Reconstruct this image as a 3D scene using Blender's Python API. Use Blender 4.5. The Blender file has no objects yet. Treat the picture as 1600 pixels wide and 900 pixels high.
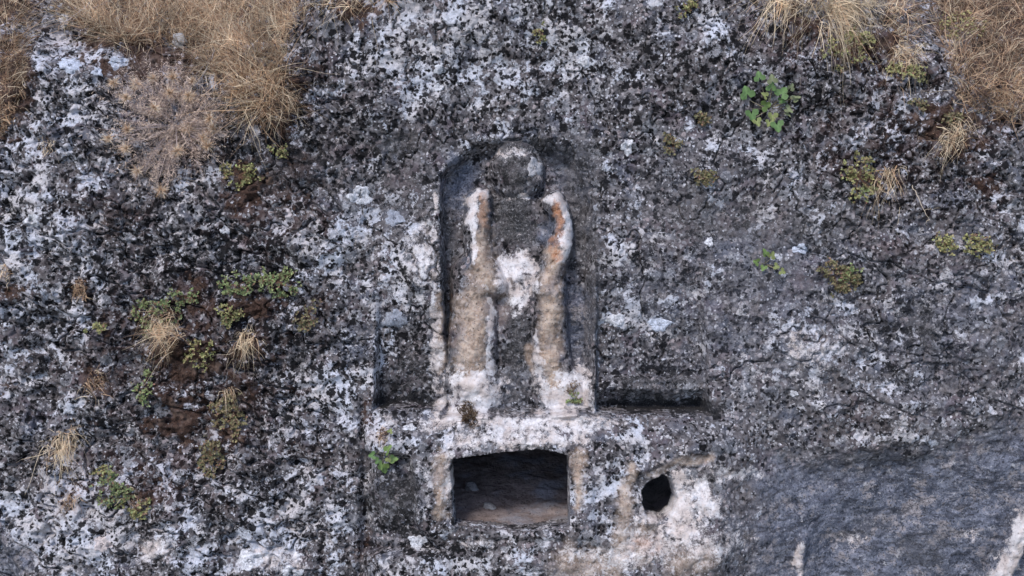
import bpy, math
import numpy as np
from mathutils import Vector

# ------------------------------------------------------------------ camera, sky, sun, exposure
scene = bpy.context.scene
PITCH = math.radians(22.0)
DIST = 8.0
FRAME_W = 6.75                       # metres across the frame on the reference plane of the cliff
K = 1600.0 / FRAME_W
CP, SP = math.cos(PITCH), math.sin(PITCH)
EX = np.array([1.0, 0.0, 0.0])
EU = np.array([0.0, SP, CP])         # up along the leaning cliff
EN = np.array([0.0, -CP, SP])        # out of the cliff

cam_data = bpy.data.cameras.new("camera")
cam_data.sensor_width = 36.0
cam_data.lens = 36.0 * DIST / FRAME_W
cam_data.clip_start = 0.05
cam_data.clip_end = 2000.0
cam = bpy.data.objects.new("camera", cam_data)
scene.collection.objects.link(cam)
cam.location = Vector(EN * DIST)
cam.rotation_euler = (math.radians(90.0) - PITCH, 0.0, 0.0)
scene.camera = cam

SUN_EL, SUN_AZ = math.radians(60.0), math.radians(212.0)   # azimuth clockwise from +Y
world = bpy.data.worlds.new("World")
scene.world = world
world.use_nodes = True
wn, wl = world.node_tree.nodes, world.node_tree.links
wn.clear()
sky = wn.new("ShaderNodeTexSky")
sky.sky_type = 'NISHITA'
sky.sun_disc = False
sky.sun_elevation = SUN_EL
sky.sun_rotation = SUN_AZ
sky.air_density = 1.0
sky.dust_density = 1.3
bg = wn.new("ShaderNodeBackground")
bg.inputs["Strength"].default_value = 0.135
wo = wn.new("ShaderNodeOutputWorld")
wl.new(sky.outputs[0], bg.inputs[0])
wl.new(bg.outputs[0], wo.inputs[0])

sun_data = bpy.data.lights.new("sun", 'SUN')
sun_data.energy = 1.4
sun_data.angle = math.radians(13.0)
sun_data.color = (1.0, 0.94, 0.87)
sun = bpy.data.objects.new("sun", sun_data)
scene.collection.objects.link(sun)
sd = Vector((math.sin(SUN_AZ) * math.cos(SUN_EL), math.cos(SUN_AZ) * math.cos(SUN_EL), math.sin(SUN_EL)))
sun.rotation_euler = (-sd).to_track_quat('-Z', 'Y').to_euler()
sun.location = sd * 20.0

scene.view_settings.view_transform = 'Standard'
scene.view_settings.look = 'None'
scene.view_settings.gamma = 1.0
scene.view_settings.use_curve_mapping = False
scene.view_settings.exposure = 1.08
scene.cycles.max_bounces = 6
scene.cycles.diffuse_bounces = 4

rng = np.random.default_rng(11)
C = scene.collection

# ------------------------------------------------------------------ numpy noise and shape helpers
def perlin(x, y, seed):
    r = np.random.default_rng(seed)
    perm = r.permutation(256)
    perm = np.concatenate([perm, perm])
    ang = r.random(256) * 2 * np.pi
    gx, gy = np.cos(ang).astype(np.float32), np.sin(ang).astype(np.float32)
    xi, yi = np.floor(x).astype(np.int64), np.floor(y).astype(np.int64)
    xf, yf = (x - xi).astype(np.float32), (y - yi).astype(np.float32)
    xi &= 255; yi &= 255
    u = xf * xf * xf * (xf * (xf * 6 - 15) + 10)
    v = yf * yf * yf * (yf * (yf * 6 - 15) + 10)
    x1, y1 = (xi + 1) & 255, (yi + 1) & 255
    def g(ix, iy, dx, dy):
        h = perm[perm[ix] + iy]
        return gx[h] * dx + gy[h] * dy
    a = g(xi, yi, xf, yf); b = g(x1, yi, xf - 1, yf)
    c = g(xi, y1, xf, yf - 1); d = g(x1, y1, xf - 1, yf - 1)
    return ((a + u * (b - a)) + v * ((c + u * (d - c)) - (a + u * (b - a)))) * 1.5

def fbm(x, y, seed, octv=4, gain=0.5):
    s, amp, f = 0.0, 1.0, 1.0
    for o in range(octv):
        s = s + amp * perlin(x * f + 17.3 * o, y * f - 9.1 * o, seed + o)
        amp *= gain; f *= 2.03
    return s

def sm(a, b, x):
    t = np.clip((x - a) / (b - a), 0, 1)
    return t * t * (3 - 2 * t)

def poly_sdf(px, py, pts):
    pts = np.array(pts, dtype=np.float64)
    d = np.full(px.shape, 1e9)
    inside = np.zeros(px.shape, bool)
    n = len(pts)
    for i in range(n):
        ax, ay = pts[i]; bx, by = pts[(i + 1) % n]
        ex, ey = bx - ax, by - ay
        t = np.clip(((px - ax) * ex + (py - ay) * ey) / (ex * ex + ey * ey), 0, 1)
        d = np.minimum(d, np.hypot(px - ax - t * ex, py - ay - t * ey))
        cond = ((ay > py) != (by > py)) & (px < (bx - ax) * (py - ay) / (by - ay + 1e-9) + ax)
        inside ^= cond
    return np.where(inside, -d, d)

def seg_dist(px, py, ax, ay, bx, by):
    ex, ey = bx - ax, by - ay
    t = np.clip(((px - ax) * ex + (py - ay) * ey) / (ex * ex + ey * ey + 1e-9), 0, 1)
    return np.hypot(px - ax - t * ex, py - ay - t * ey), t

# ------------------------------------------------------------------ the cliff grid
STEP = 0.0065
def axis(lo, hi, out_lo, out_hi):
    mid = np.arange(lo, hi, STEP)
    a, s, left = mid[0], STEP, []
    while a > out_lo:
        s *= 1.25; a -= s; left.append(a)
    b, s, right = mid[-1], STEP, []
    while b < out_hi:
        s *= 1.25; b += s; right.append(b)
    return np.concatenate([np.array(left[::-1]), mid, np.array(right)])

gx = axis(-3.85, 3.85, -12.0, 12.0)
gs = axis(-2.15, 2.45, -6.0, 6.0)
X, S = np.meshgrid(gx, gs)
X = X.astype(np.float64); S = S.astype(np.float64)
NR, NC = X.shape

M_low = fbm(X * 0.45, S * 0.45, 3, 3)           # metre-scale swells
M_mid = fbm(X * 1.6, S * 1.6, 8, 4)

def top_line(px):                                # where the face rolls back to the grassy shelf
    return np.interp(px, [-400, 0, 60, 300, 440, 500, 620, 1180, 1260, 1400, 1500, 1600, 2000],
                     [120, 150, 90, 110, 90, -10, -70, -70, -20, 60, 130, 160, 160])

def macro(px, py):
    h = 0.10 * M_low + 0.065 * M_mid
    t = top_line(px) - py
    roll = np.where(t > 0, t, 0) + 18 * np.exp(-np.abs(t) / 25.0)
    h = h - 1.35 * (roll / K) - 0.5 * (np.clip(-60 - py, 0, None) / K)
    # gully behind the rock edge by the grass, upper corner
    edge = np.interp(py, [-200, 0, 150, 215, 260], [62, 58, 44, 0, -60])
    h -= 0.34 * sm(2, 15, edge - px) * sm(300, 200, py)
    edge2 = np.interp(py, [-100, 0, 60, 150, 190, 260], [1440, 1450, 1470, 1490, 1545, 1640])
    h -= 0.20 * sm(0, 18, px - edge2)
    # undercut below the strata line beside the tomb
    line = np.interp(px, [1080, 1140, 1300, 1450, 1600, 2200], [735, 705, 700, 690, 655, 600]) + 10 * M_mid
    cutw = sm(1070, 1340, px)
    b = py - line
    h -= cutw * (0.12 * sm(-22, 45, b) + 0.20 * sm(20, 260, b))
    # pale rib standing proud in the lower corner
    d, _ = seg_dist(px, py, 1620, 800, 1560, 920)
    h += 0.16 * sm(34, 6, d)
    d, _ = seg_dist(px, py, 1256, 845, 1246, 930)
    h += 0.07 * sm(16, 2, d)
    # hollow in the other lower corner
    h -= 0.25 * sm(0, 50, -(poly_sdf(px, py, [(-200, 805), (10, 830), (48, 900), (70, 1000), (-200, 1000)])))
    # facade ledge under the niche
    wx = sm(560, 600, px) * sm(1180, 1110, px)
    h += 0.15 * sm(636, 700, py) * wx * (1 - 0.7 * sm(870, 960, py))
    return h

H = np.zeros_like(X)
for _ in range(3):
    PX = 800 + X * K * DIST / (DIST - H)
    PY = 450 - S * K * DIST / (DIST - H)
    H = macro(PX, PY)
PX = 800 + X * K * DIST / (DIST - H)
PY = 450 - S * K * DIST / (DIST - H)

n60 = fbm(PX / 60, PY / 60, 21, 3)
n25 = fbm(PX / 25, PY / 25, 31, 3)
n9 = fbm(PX / 9, PY / 9, 41, 2)
wx_ = 7 * perlin(PX / 30, PY / 30, 51) + 3 * perlin(PX / 9, PY / 9, 52)
wy_ = 7 * perlin(PX / 30, PY / 30, 53) + 3 * perlin(PX / 9, PY / 9, 54)
WX, WY = PX + wx_, PY + wy_                       # warped picture coordinates: ragged edges for stains
CXp, CYp = PX + 0.25 * wx_, PY + 0.25 * wy_       # less warped: tool-cut edges

# ---- carved features
niche_pts = [(689, 655), (685, 275), (700, 255), (744, 219), (800, 212), (868, 212), (906, 226), (936, 272), (937, 655)]
sd_niche = poly_sdf(CXp, CYp, niche_pts)
ndepth = np.interp(PY, [200, 260, 560, 640, 690], [0.08, 0.145, 0.215, 0.22, 0.0])
nw = sm(2, 0, sd_niche / np.interp(PX, [700, 860, 920], [4.5, 9, 13]) / (1 + 0.9 * sm(300, 230, PY)) + 2)
in_niche = nw * sm(705, 640, PY)
panel_r = sm(3, -7, poly_sdf(CXp, CYp, [(930, 395), (1096, 385), (1110, 648), (930, 648)]))
panel_l = sm(3, -7, poly_sdf(CXp, CYp, [(590, 440), (700, 440), (700, 640), (584, 640)]))
pd_r = np.interp(PY, [390, 480, 588, 597, 610, 640, 648], [0.0, 0.07, 0.17, 0.11, 0.115, 0.26, 0.21])
pd_l = np.interp(PY, [440, 500, 632, 642], [0.0, 0.08, 0.23, 0.19])
cut = np.maximum(np.maximum(ndepth * in_niche, pd_r * panel_r), pd_l * panel_l)
H -= cut
# slot beside the tomb door, step at its foot
slot = sm(4, -8, poly_sdf(CXp, CYp, [(566, 705), (640, 715), (652, 770), (650, 820), (690, 862), (566, 866)]))
H -= 0.10 * slot
H += 0.05 * sm(858, 872, PY) * sm(560, 580, PX) * sm(720, 690, PX)
H -= 0.04 * sm(9, 0, np.abs(CXp - 566)) * sm(600, 640, PY) * sm(900, 870, PY)
frame_sd = poly_sdf(CXp, CYp, [(668, 706), (664, 842), (930, 842), (926, 702)])
H += 0.022 * sm(4, -5, frame_sd)
H -= 0.06 * sm(-22, -34, frame_sd) * sm(0, 60, PY - 690) * 0.5
# funnel round the small hole
H -= 0.07 * np.exp(-(((PX - 1030) / 60) ** 2 + ((PY - 785) / 55) ** 2))
H += 0.05 * sm(20, 0, np.abs(PY - (735 - 0.42 * (PX - 1000)))) * sm(960, 1000, PX) * sm(1130, 1060, PX)

# ---- the relief figure: heights over the niche floor, one entry for each part
def dome(cx, cy, rx, ry, hh, pw=2.0, flat=1.0):
    r = np.sqrt(((CXp - cx) / rx) ** 2 + ((CYp - cy) / ry) ** 2)
    return hh * np.clip(1 - r ** pw, 0, None) ** flat

def limb(pts, hh, power=0.5):
    out = np.zeros_like(X)
    for (a, b) in zip(pts[:-1], pts[1:]):
        d, t = seg_dist(CXp, CYp, a[0], a[1], b[0], b[1])
        r = a[2] + (b[2] - a[2]) * t
        out = np.maximum(out, hh * np.clip(1 - (d / r) ** 2, 0, None) ** power)
    return out

head = np.maximum(dome(808, 268, 45, 48, 0.19, 2.4, 0.6), dome(808, 318, 30, 40, 0.10, 2.4, 0.6))
torso = np.maximum(limb([(806, 350, 62), (806, 420, 56), (804, 470, 46)], 0.085, 0.6),
                   dome(806, 345, 66, 40, 0.075, 2.5, 0.7))
arm_a = limb([(748, 312, 23), (744, 360, 23), (750, 410, 26), (772, 445, 24)], 0.205)
arm_b = limb([(866, 314, 20), (877, 340, 20), (876, 385, 22), (862, 420, 24), (850, 450, 22)], 0.205)
leg_a = limb([(742, 430, 40), (738, 520, 40), (736, 600, 42)], 0.175)
leg_b = limb([(860, 440, 28), (860, 520, 29), (868, 600, 36)], 0.175)
robe = limb([(806, 480, 42), (806, 560, 36), (806, 630, 34)], 0.055)
foot_a = dome(742, 622, 60, 50, 0.15, 2.2, 0.8)
foot_b = dome(884, 618, 50, 48, 0.15, 2.2, 0.8)
parts = [head, torso, arm_a, arm_b, leg_a, leg_b, robe, foot_a, foot_b]
part_names = ["head", "torso", "arm", "arm", "leg", "leg", "robe", "foot", "foot"]
stack = np.stack([np.clip(p, 0, None) for p in parts])
fig_arg = np.argmax(stack, axis=0)
KK = 0.014
fig_h = np.log(np.sum(np.exp(stack / KK), axis=0) - (len(parts) - 1)) * KK    # smooth union
fig_mask = (fig_h > 0.022) & (sd_niche < -1) & (PY < 660)
# worn facial hollows
fig_h = fig_h - 0.018 * np.exp(-(((PX - 795) / 9) ** 2 + ((PY - 262) / 6) ** 2)) \
              - 0.018 * np.exp(-(((PX - 822) / 9) ** 2 + ((PY - 262) / 6) ** 2)) \
              - 0.012 * np.exp(-(((PX - 808) / 14) ** 2 + ((PY - 290) / 5) ** 2)) \
              + 0.012 * np.exp(-(((PX - 808) / 6) ** 2 + ((PY - 272) / 12) ** 2))
H += fig_h * sm(1, -8, sd_niche) * sm(700, 640, PY)
del stack

# ---- colour regions (stains, lichens, moss), all with ragged shapes of their own
def blob(cx, cy, rx, ry, soft=0.5, namp=0.35, rot=0.0):
    c, s = math.cos(math.radians(rot)), math.sin(math.radians(rot))
    dx, dy = WX - cx, WY - cy
    r = np.sqrt(((dx * c + dy * s) / rx) ** 2 + ((-dx * s + dy * c) / ry) ** 2)
    return np.clip((1 - r + namp * (n60 * 0.4 + n25 * 0.6 + 0.35 * n9)) / soft, 0, 1)

def strip(pts, soft=0.5, namp=0.3):
    out = np.zeros_like(X)
    for a, b in zip(pts[:-1], pts[1:]):
        d, t = seg_dist(WX, WY, a[0], a[1], b[0], b[1])
        r = a[2] + (b[2] - a[2]) * t
        out = np.maximum(out, np.clip((1 - d / r + namp * (n25 * 0.6 + 0.4 * n9)) / soft, 0, 1))
    return out

white = 0.50 - 0.05 * sm(900, 1050, PX)
for cx, cy, rx, ry, a in [
        (90, 110, 110, 110, .22), (60, 420, 130, 150, .22), (30, 260, 60, 70, .2), (120, 820, 190, 100, .35), (420, 830, 180, 110, .2),
        (500, 650, 90, 140, .2), (520, 360, 110, 70, .12), (640, 430, 60, 120, .25), (700, 60, 160, 100, .18), (900, 90, 160, 110, .12),
        (1120, 60, 120, 110, .05), (1250, 60, 150, 100, .0), (1390, 220, 180, 100, .12), (1250, 560, 140, 90, .08), (1450, 560, 160, 110, .02),
        (960, 760, 80, 110, .25), (760, 860, 140, 50, .2), (640, 680, 90, 40, .18), (1010, 500, 70, 40, .35), (590, 590, 30, 140, .1),
        (300, 330, 200, 60, -.05), (620, 260, 110, 70, -.22), (1120, 360, 170, 70, -.16), (1000, 260, 80, 80, -.1), (480, 240, 110, 80, -.1),
        (640, 570, 60, 70, -.2), (1020, 600, 90, 60, -.2), (620, 790, 50, 80, -.15), (300, 540, 220, 150, -.14), (1380, 790, 260, 110, -.42),
        (1180, 450, 130, 60, -.15), (450, 500, 150, 60, -.05), (400, 130, 90, 90, -.1), (1050, 150, 90, 60, -.08)]:
    white += a * blob(cx, cy, rx, ry, 0.7, 0.4)
white -= 0.38 * in_niche * sm(650, 600, PY)
black = 0.45 + 0.07 * sm(620, 420, PX) - 0.09 * sm(880, 1050, PX) * sm(250, 420, PY)
for cx, cy, rx, ry, a in [
        (480, 230, 190, 110, .3), (1250, 110, 260, 150, .25), (1450, 270, 180, 100, .25), (330, 420, 250, 110, .2), (850, 110, 200, 110, .15),
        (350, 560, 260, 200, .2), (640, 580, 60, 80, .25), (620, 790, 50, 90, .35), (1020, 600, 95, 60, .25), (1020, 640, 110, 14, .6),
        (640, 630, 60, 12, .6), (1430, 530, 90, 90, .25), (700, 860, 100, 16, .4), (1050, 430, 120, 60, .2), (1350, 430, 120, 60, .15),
        (1390, 790, 280, 110, -.35), (1250, 560, 100, 60, -.2), (90, 100, 90, 80, -.1), (430, 860, 150, 50, -.05)]:
    black += a * blob(cx, cy, rx, ry, 0.6, 0.4)
brown = np.zeros_like(X)
for cx, cy, rx, ry, a in [
        (385, 290, 70, 60, .8), (440, 160, 60, 70, .9), (300, 470, 70, 60, .7), (400, 480, 70, 40, .8), (300, 560, 90, 50, .9), (390, 540, 50, 40, .8),
        (290, 650, 80, 60, .9), (350, 680, 60, 60, .7), (150, 600, 40, 60, .6), (130, 450, 30, 30, .6), (110, 770, 50, 50, .5), (220, 780, 70, 40, .7),
        (240, 100, 120, 60, .9), (200, 60, 120, 60, .9), (300, 220, 110, 70, .5), (1350, 70, 110, 60, .7), (1400, 100, 60, 40, .8), (1480, 190, 110, 50, .8),
        (1500, 230, 60, 30, .8), (1370, 280, 70, 30, .6), (1400, 390, 120, 30, .35), (1310, 430, 60, 30, .5), (1260, 40, 90, 40, .7), (560, 20, 60, 30, .9),
        (1545, 290, 50, 30, .6), (20, 120, 60, 120, 1.0), (1550, 90, 90, 110, .9), (330, 60, 170, 120, .8), (575, 650, 18, 60, .6), (570, 850, 20, 60, .5),
        (700, 480, 10, 90, .6), (600, 680, 20, 25, .6), (450, 690, 60, 60, .3), (540, 720, 50, 80, .3), (240, 860, 60, 20, .5), (200, 540, 60, 80, .35),
        (500, 480, 50, 60, .35), (1450, 330, 120, 40, .3), (20, 460, 30, 30, .7), (300, 560, 240, 170, .55), (430, 300, 140, 120, .5), (1400, 220, 200, 120, .45), (150, 330, 120, 60, .4), (250, 740, 200, 80, .45), (1290, 60, 140, 80, .4), (460, 120, 80, 90, .5), (500, 700, 90, 110, .3), (10, 600, 25, 30, .7), (1215, 160, 50, 40, .25)]:
    brown = np.maximum(brown, a * blob(cx, cy, rx, ry, 0.8, 0.75))
brown = np.maximum(brown, sm(0, 70, top_line(PX) - 60 - PY))          # soil of the grassy shelf
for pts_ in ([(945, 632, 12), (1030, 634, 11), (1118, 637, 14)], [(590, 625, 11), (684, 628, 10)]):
    black += 0.55 * strip(pts_, 0.8, 0.9)                               # blacker strips along the panel feet
lip = np.interp(PX, [1080, 1140, 1300, 1450, 1600, 2200], [735, 705, 700, 690, 655, 600]) + 10 * M_mid
blue = 0.92 * sm(1075, 1260, WX + 40 * n60 + 20 * n25) * sm(-40, 70, WY - lip + 22 * n25)
white -= 0.30 * blue; black -= 0.25 * blue
for cx, cy, rx, ry, a in [(1390, 800, 270, 105, .95), (1560, 700, 120, 70, .6), (1230, 500, 120, 60, .5), (1030, 460, 100, 90, .45), (722, 290, 40, 70, .9),
                          (900, 500, 36, 110, .8), (890, 260, 50, 60, .6), (858, 362, 22, 24, .95), (1500, 520, 110, 90, .45), (900, 890, 120, 20, .6),
                          (765, 500, 22, 90, .35), (925, 780, 26, 70, .5), (650, 780, 22, 70, .35), (20, 880, 50, 60, .8), (1080, 520, 26, 90, .5), (1200, 480, 260, 190, .42), (1480, 520, 180, 170, .42), (1100, 300, 160, 110, .25)]:
    blue = np.maximum(blue, a * blob(cx, cy, rx, ry, 0.6, 0.5))
bare = np.zeros_like(X)
for cx, cy, rx, ry, a in [(738, 622, 58, 50, 1.0), (886, 620, 52, 50, 1.0), (810, 668, 116, 28, .7), (740, 655, 56, 34, .85), (888, 655, 50, 34, .85), (770, 690, 90, 14, .6), (806, 425, 46, 42, 1.0),
                          (808, 455, 20, 40, .8), (1060, 790, 70, 75, .85), (1010, 850, 80, 40, .5), (1110, 850, 70, 40, .5), (662, 400, 24, 70, .55),
                          (680, 560, 12, 50, .7),  (1250, 872, 10, 36, .9), (1518, 838, 20, 16, .4), (850, 690, 90, 14, .8),
                          (700, 760, 12, 60, .6), (750, 850, 50, 12, .4), (1140, 740, 60, 20, .5), (1260, 545, 60, 45, .4), (838, 262, 16, 20, .55),
                          (804, 236, 40, 14, .42), (240, 855, 50, 24, .6), (430, 870, 60, 24, .6), (960, 870, 120, 26, .5), (690, 660, 60, 20, .4),
                          (610, 655, 30, 10, .5), (930, 660, 40, 20, .5), (820, 308, 24, 6, .5), (1330, 840, 22, 20, .5)]:
    bare = np.maximum(bare, a * blob(cx, cy, rx * 1.08, ry * 1.08, 0.85, 0.7))
bare = np.maximum(bare, strip([(758, 308, 9), (746, 298, 12), (738, 312, 13), (736, 350, 12), (740, 410, 9)], 0.9, 0.55))
bare = np.maximum(bare, strip([(856, 314, 11), (872, 304, 12), (885, 325, 11), (886, 375, 11), (876, 402, 11)], 0.9, 0.55))
bare = np.maximum(bare, strip([(767, 470, 7), (766, 520, 6), (770, 590, 8)], 1.3, 1.3))
bare = np.maximum(bare, 0.95 * strip([(1618, 790, 22), (1590, 850, 22), (1555, 920, 20)], 0.6, 0.5))
bare = np.maximum(bare, 0.7 * strip([(838, 520, 7), (842, 600, 9)], 1.3, 1.3))
bare = np.maximum(bare, 0.55 * strip([(680, 300, 5), (676, 400, 9), (682, 590, 10)], 1.0, 1.2))
ochre = np.zeros_like(X)
for pts, a in [([(752, 375, 22), (757, 440, 30), (735, 500, 36), (737, 580, 36)], .82), ([(866, 395, 18), (860, 470, 25), (859, 560, 24), (866, 605, 22)], .95),
               ([(690, 712, 14), (690, 800, 14)], .85), ([(903, 715, 14), (905, 790, 10)], .8), ([(985, 730, 14), (975, 800, 18), (965, 870, 20)], .7),
               ([(1010, 742, 8), (1060, 722, 10), (1110, 715, 10)], .6), ([(890, 880, 40), (960, 886, 30)], .6), ([(1060, 880, 30), (1100, 870, 30)], .5),
               ([(755, 310, 10), (757, 380, 14)], .75), ([(795, 430, 16), (785, 500, 14)], .35), ([(685, 460, 6), (690, 580, 7)], .6),
               ([(900, 600, 10), (905, 625, 8)], .5), ([(828, 540, 8), (832, 580, 8)], .6), ([(1010, 830, 24), (1000, 870, 20)], .5)]:
    ochre = np.maximum(ochre, np.minimum(1, a * 1.1) * strip(pts, 0.75, 0.4))
orange = np.maximum(0.8 * strip([(872, 320, 7), (872, 360, 7), (868, 398, 8)], 0.9, 0.8),
                    0.45 * strip([(753, 305, 8), (757, 350, 8)], 0.7, 0.6))
orange = np.maximum(orange, 0.5 * blob(1010, 850, 26, 14, 0.8, 0.8))
film = np.zeros_like(X)                                                # dark lichen film, plus dark bands along niche edges and panel feet
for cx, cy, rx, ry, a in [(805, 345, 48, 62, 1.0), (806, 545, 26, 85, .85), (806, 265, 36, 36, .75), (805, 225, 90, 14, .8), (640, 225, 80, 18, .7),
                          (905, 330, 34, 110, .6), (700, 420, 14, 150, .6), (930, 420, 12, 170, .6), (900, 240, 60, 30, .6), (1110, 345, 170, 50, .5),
                          (640, 585, 50, 40, .5), (1020, 615, 80, 30, .5), (620, 780, 44, 70, .55), (806, 620, 30, 20, .6), (620, 300, 90, 60, .4),
                          (1440, 520, 30, 70, .5), (1360, 820, 40, 30, .4), (1440, 860, 60, 40, .5), (450, 270, 120, 60, .35), (1250, 350, 110, 40, .35)]:
    film = np.maximum(film, a * blob(cx, cy, rx, ry, 0.6, 0.5))
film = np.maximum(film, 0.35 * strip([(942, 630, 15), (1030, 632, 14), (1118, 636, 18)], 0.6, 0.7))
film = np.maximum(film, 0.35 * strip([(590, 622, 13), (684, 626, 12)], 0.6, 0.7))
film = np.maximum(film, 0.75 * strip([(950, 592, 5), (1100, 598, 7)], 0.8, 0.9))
film *= (1 - 0.8 * orange)
strat = sm(1080, 1250, PX) * sm(-20, 50, PY - np.interp(PX, [1080, 1600], [690, 640]))

# ---- surface relief
speck = fbm(X * 26, S * 26, 61, 4, 0.6)
rough_amt = 1 - 0.55 * np.clip(blue + 0.6 * bare + 0.4 * ochre, 0, 1)
H += (0.010 * fbm(X * 7, S * 7, 71, 3) + 0.0055 * speck) * rough_amt
pit = fbm(X * 15, S * 15, 75, 3)
rug = np.clip(sm(640, 430, PX) + 0.7 * sm(1120, 1320, PX), 0, 1) * (1 - strat)
H -= (0.014 + 0.016 * rug) * sm(0.30, 0.75, pit) * rough_amt
H += (0.02 + 0.05 * rug) * (0.75 - np.abs(fbm(X * 1.9 + 0.3 * M_mid, S * 2.6, 83, 4, 0.5))) * (1 - in_niche)
H -= (0.010 + 0.028 * rug) * sm(0.15, 0.65, fbm(X * 5.0, S * 6.5, 87, 3)) * rough_amt
H -= 0.05 * rug * sm(0.045, 0.0, np.abs(fbm(X * 0.9 + 5, S * 1.3 + 0.6 * X, 89, 4, 0.6)))
H += 0.020 * sm(0.1, 0.8, fbm(X * 3.2, S * 3.2, 79, 3)) * (1 - in_niche) * rough_amt
ang = math.radians(14)
su, sv = PX * math.cos(ang) - PY * math.sin(ang) + 30 * n60, PX * math.sin(ang) + PY * math.cos(ang) + 16 * n60 + 5 * n25
ridg = 1 - np.abs(fbm(su / 150, sv / 26, 91, 4, 0.55))
H += strat * (0.010 * (ridg - 0.6) + 0.002 * fbm(su / 50, sv / 9, 95, 3))
crack = np.abs(fbm(su / 240, sv / 70, 99, 4, 0.5))
H -= 0.022 * sm(0.022, 0.0, crack) * strat * sm(-0.1, 0.5, n60)
crack2 = np.abs(fbm(PX / 210, PY / 260, 105, 5, 0.55))
H -= 0.045 * sm(0.022, 0.0, crack2) * (1 - in_niche) * sm(640, 560, PY)
H += 0.025 * brown * np.clip(n25, -0.5, 1)

# ---- openings: jambs drop away from the face
door_pts = [(703, 719), (738, 714), (762, 710), (800, 707), (836, 703), (866, 706), (889, 713), (890, 823), (862, 826), (812, 833), (770, 828), (709, 822)]
hole_pts = [(1003, 768), (1012, 756), (1036, 741), (1051, 752), (1059, 780), (1053, 801), (1034, 813), (1012, 808), (1004, 788)]
PX = 800 + X * K * DIST / (DIST - H)              # true picture coordinates of the finished surface
PY = 450 - S * K * DIST / (DIST - H)
sd_door = poly_sdf(PX + 0.15 * wx_, PY + 0.15 * wy_, door_pts)
sd_hole = poly_sdf(PX + 0.2 * wx_, PY + 0.2 * wy_, hole_pts)
HF = H.copy()                                     # the face before the holes are opened
H -= 0.020 * sm(10, 0, sd_hole) + 0.012 * sm(7, 0, sd_door)
H = np.where(sd_door < 0, H - 0.24, H)
H = np.where(sd_hole < 0, H - 0.24, H)

P = X[..., None] * EX + S[..., None] * EU + H[..., None] * EN

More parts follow.
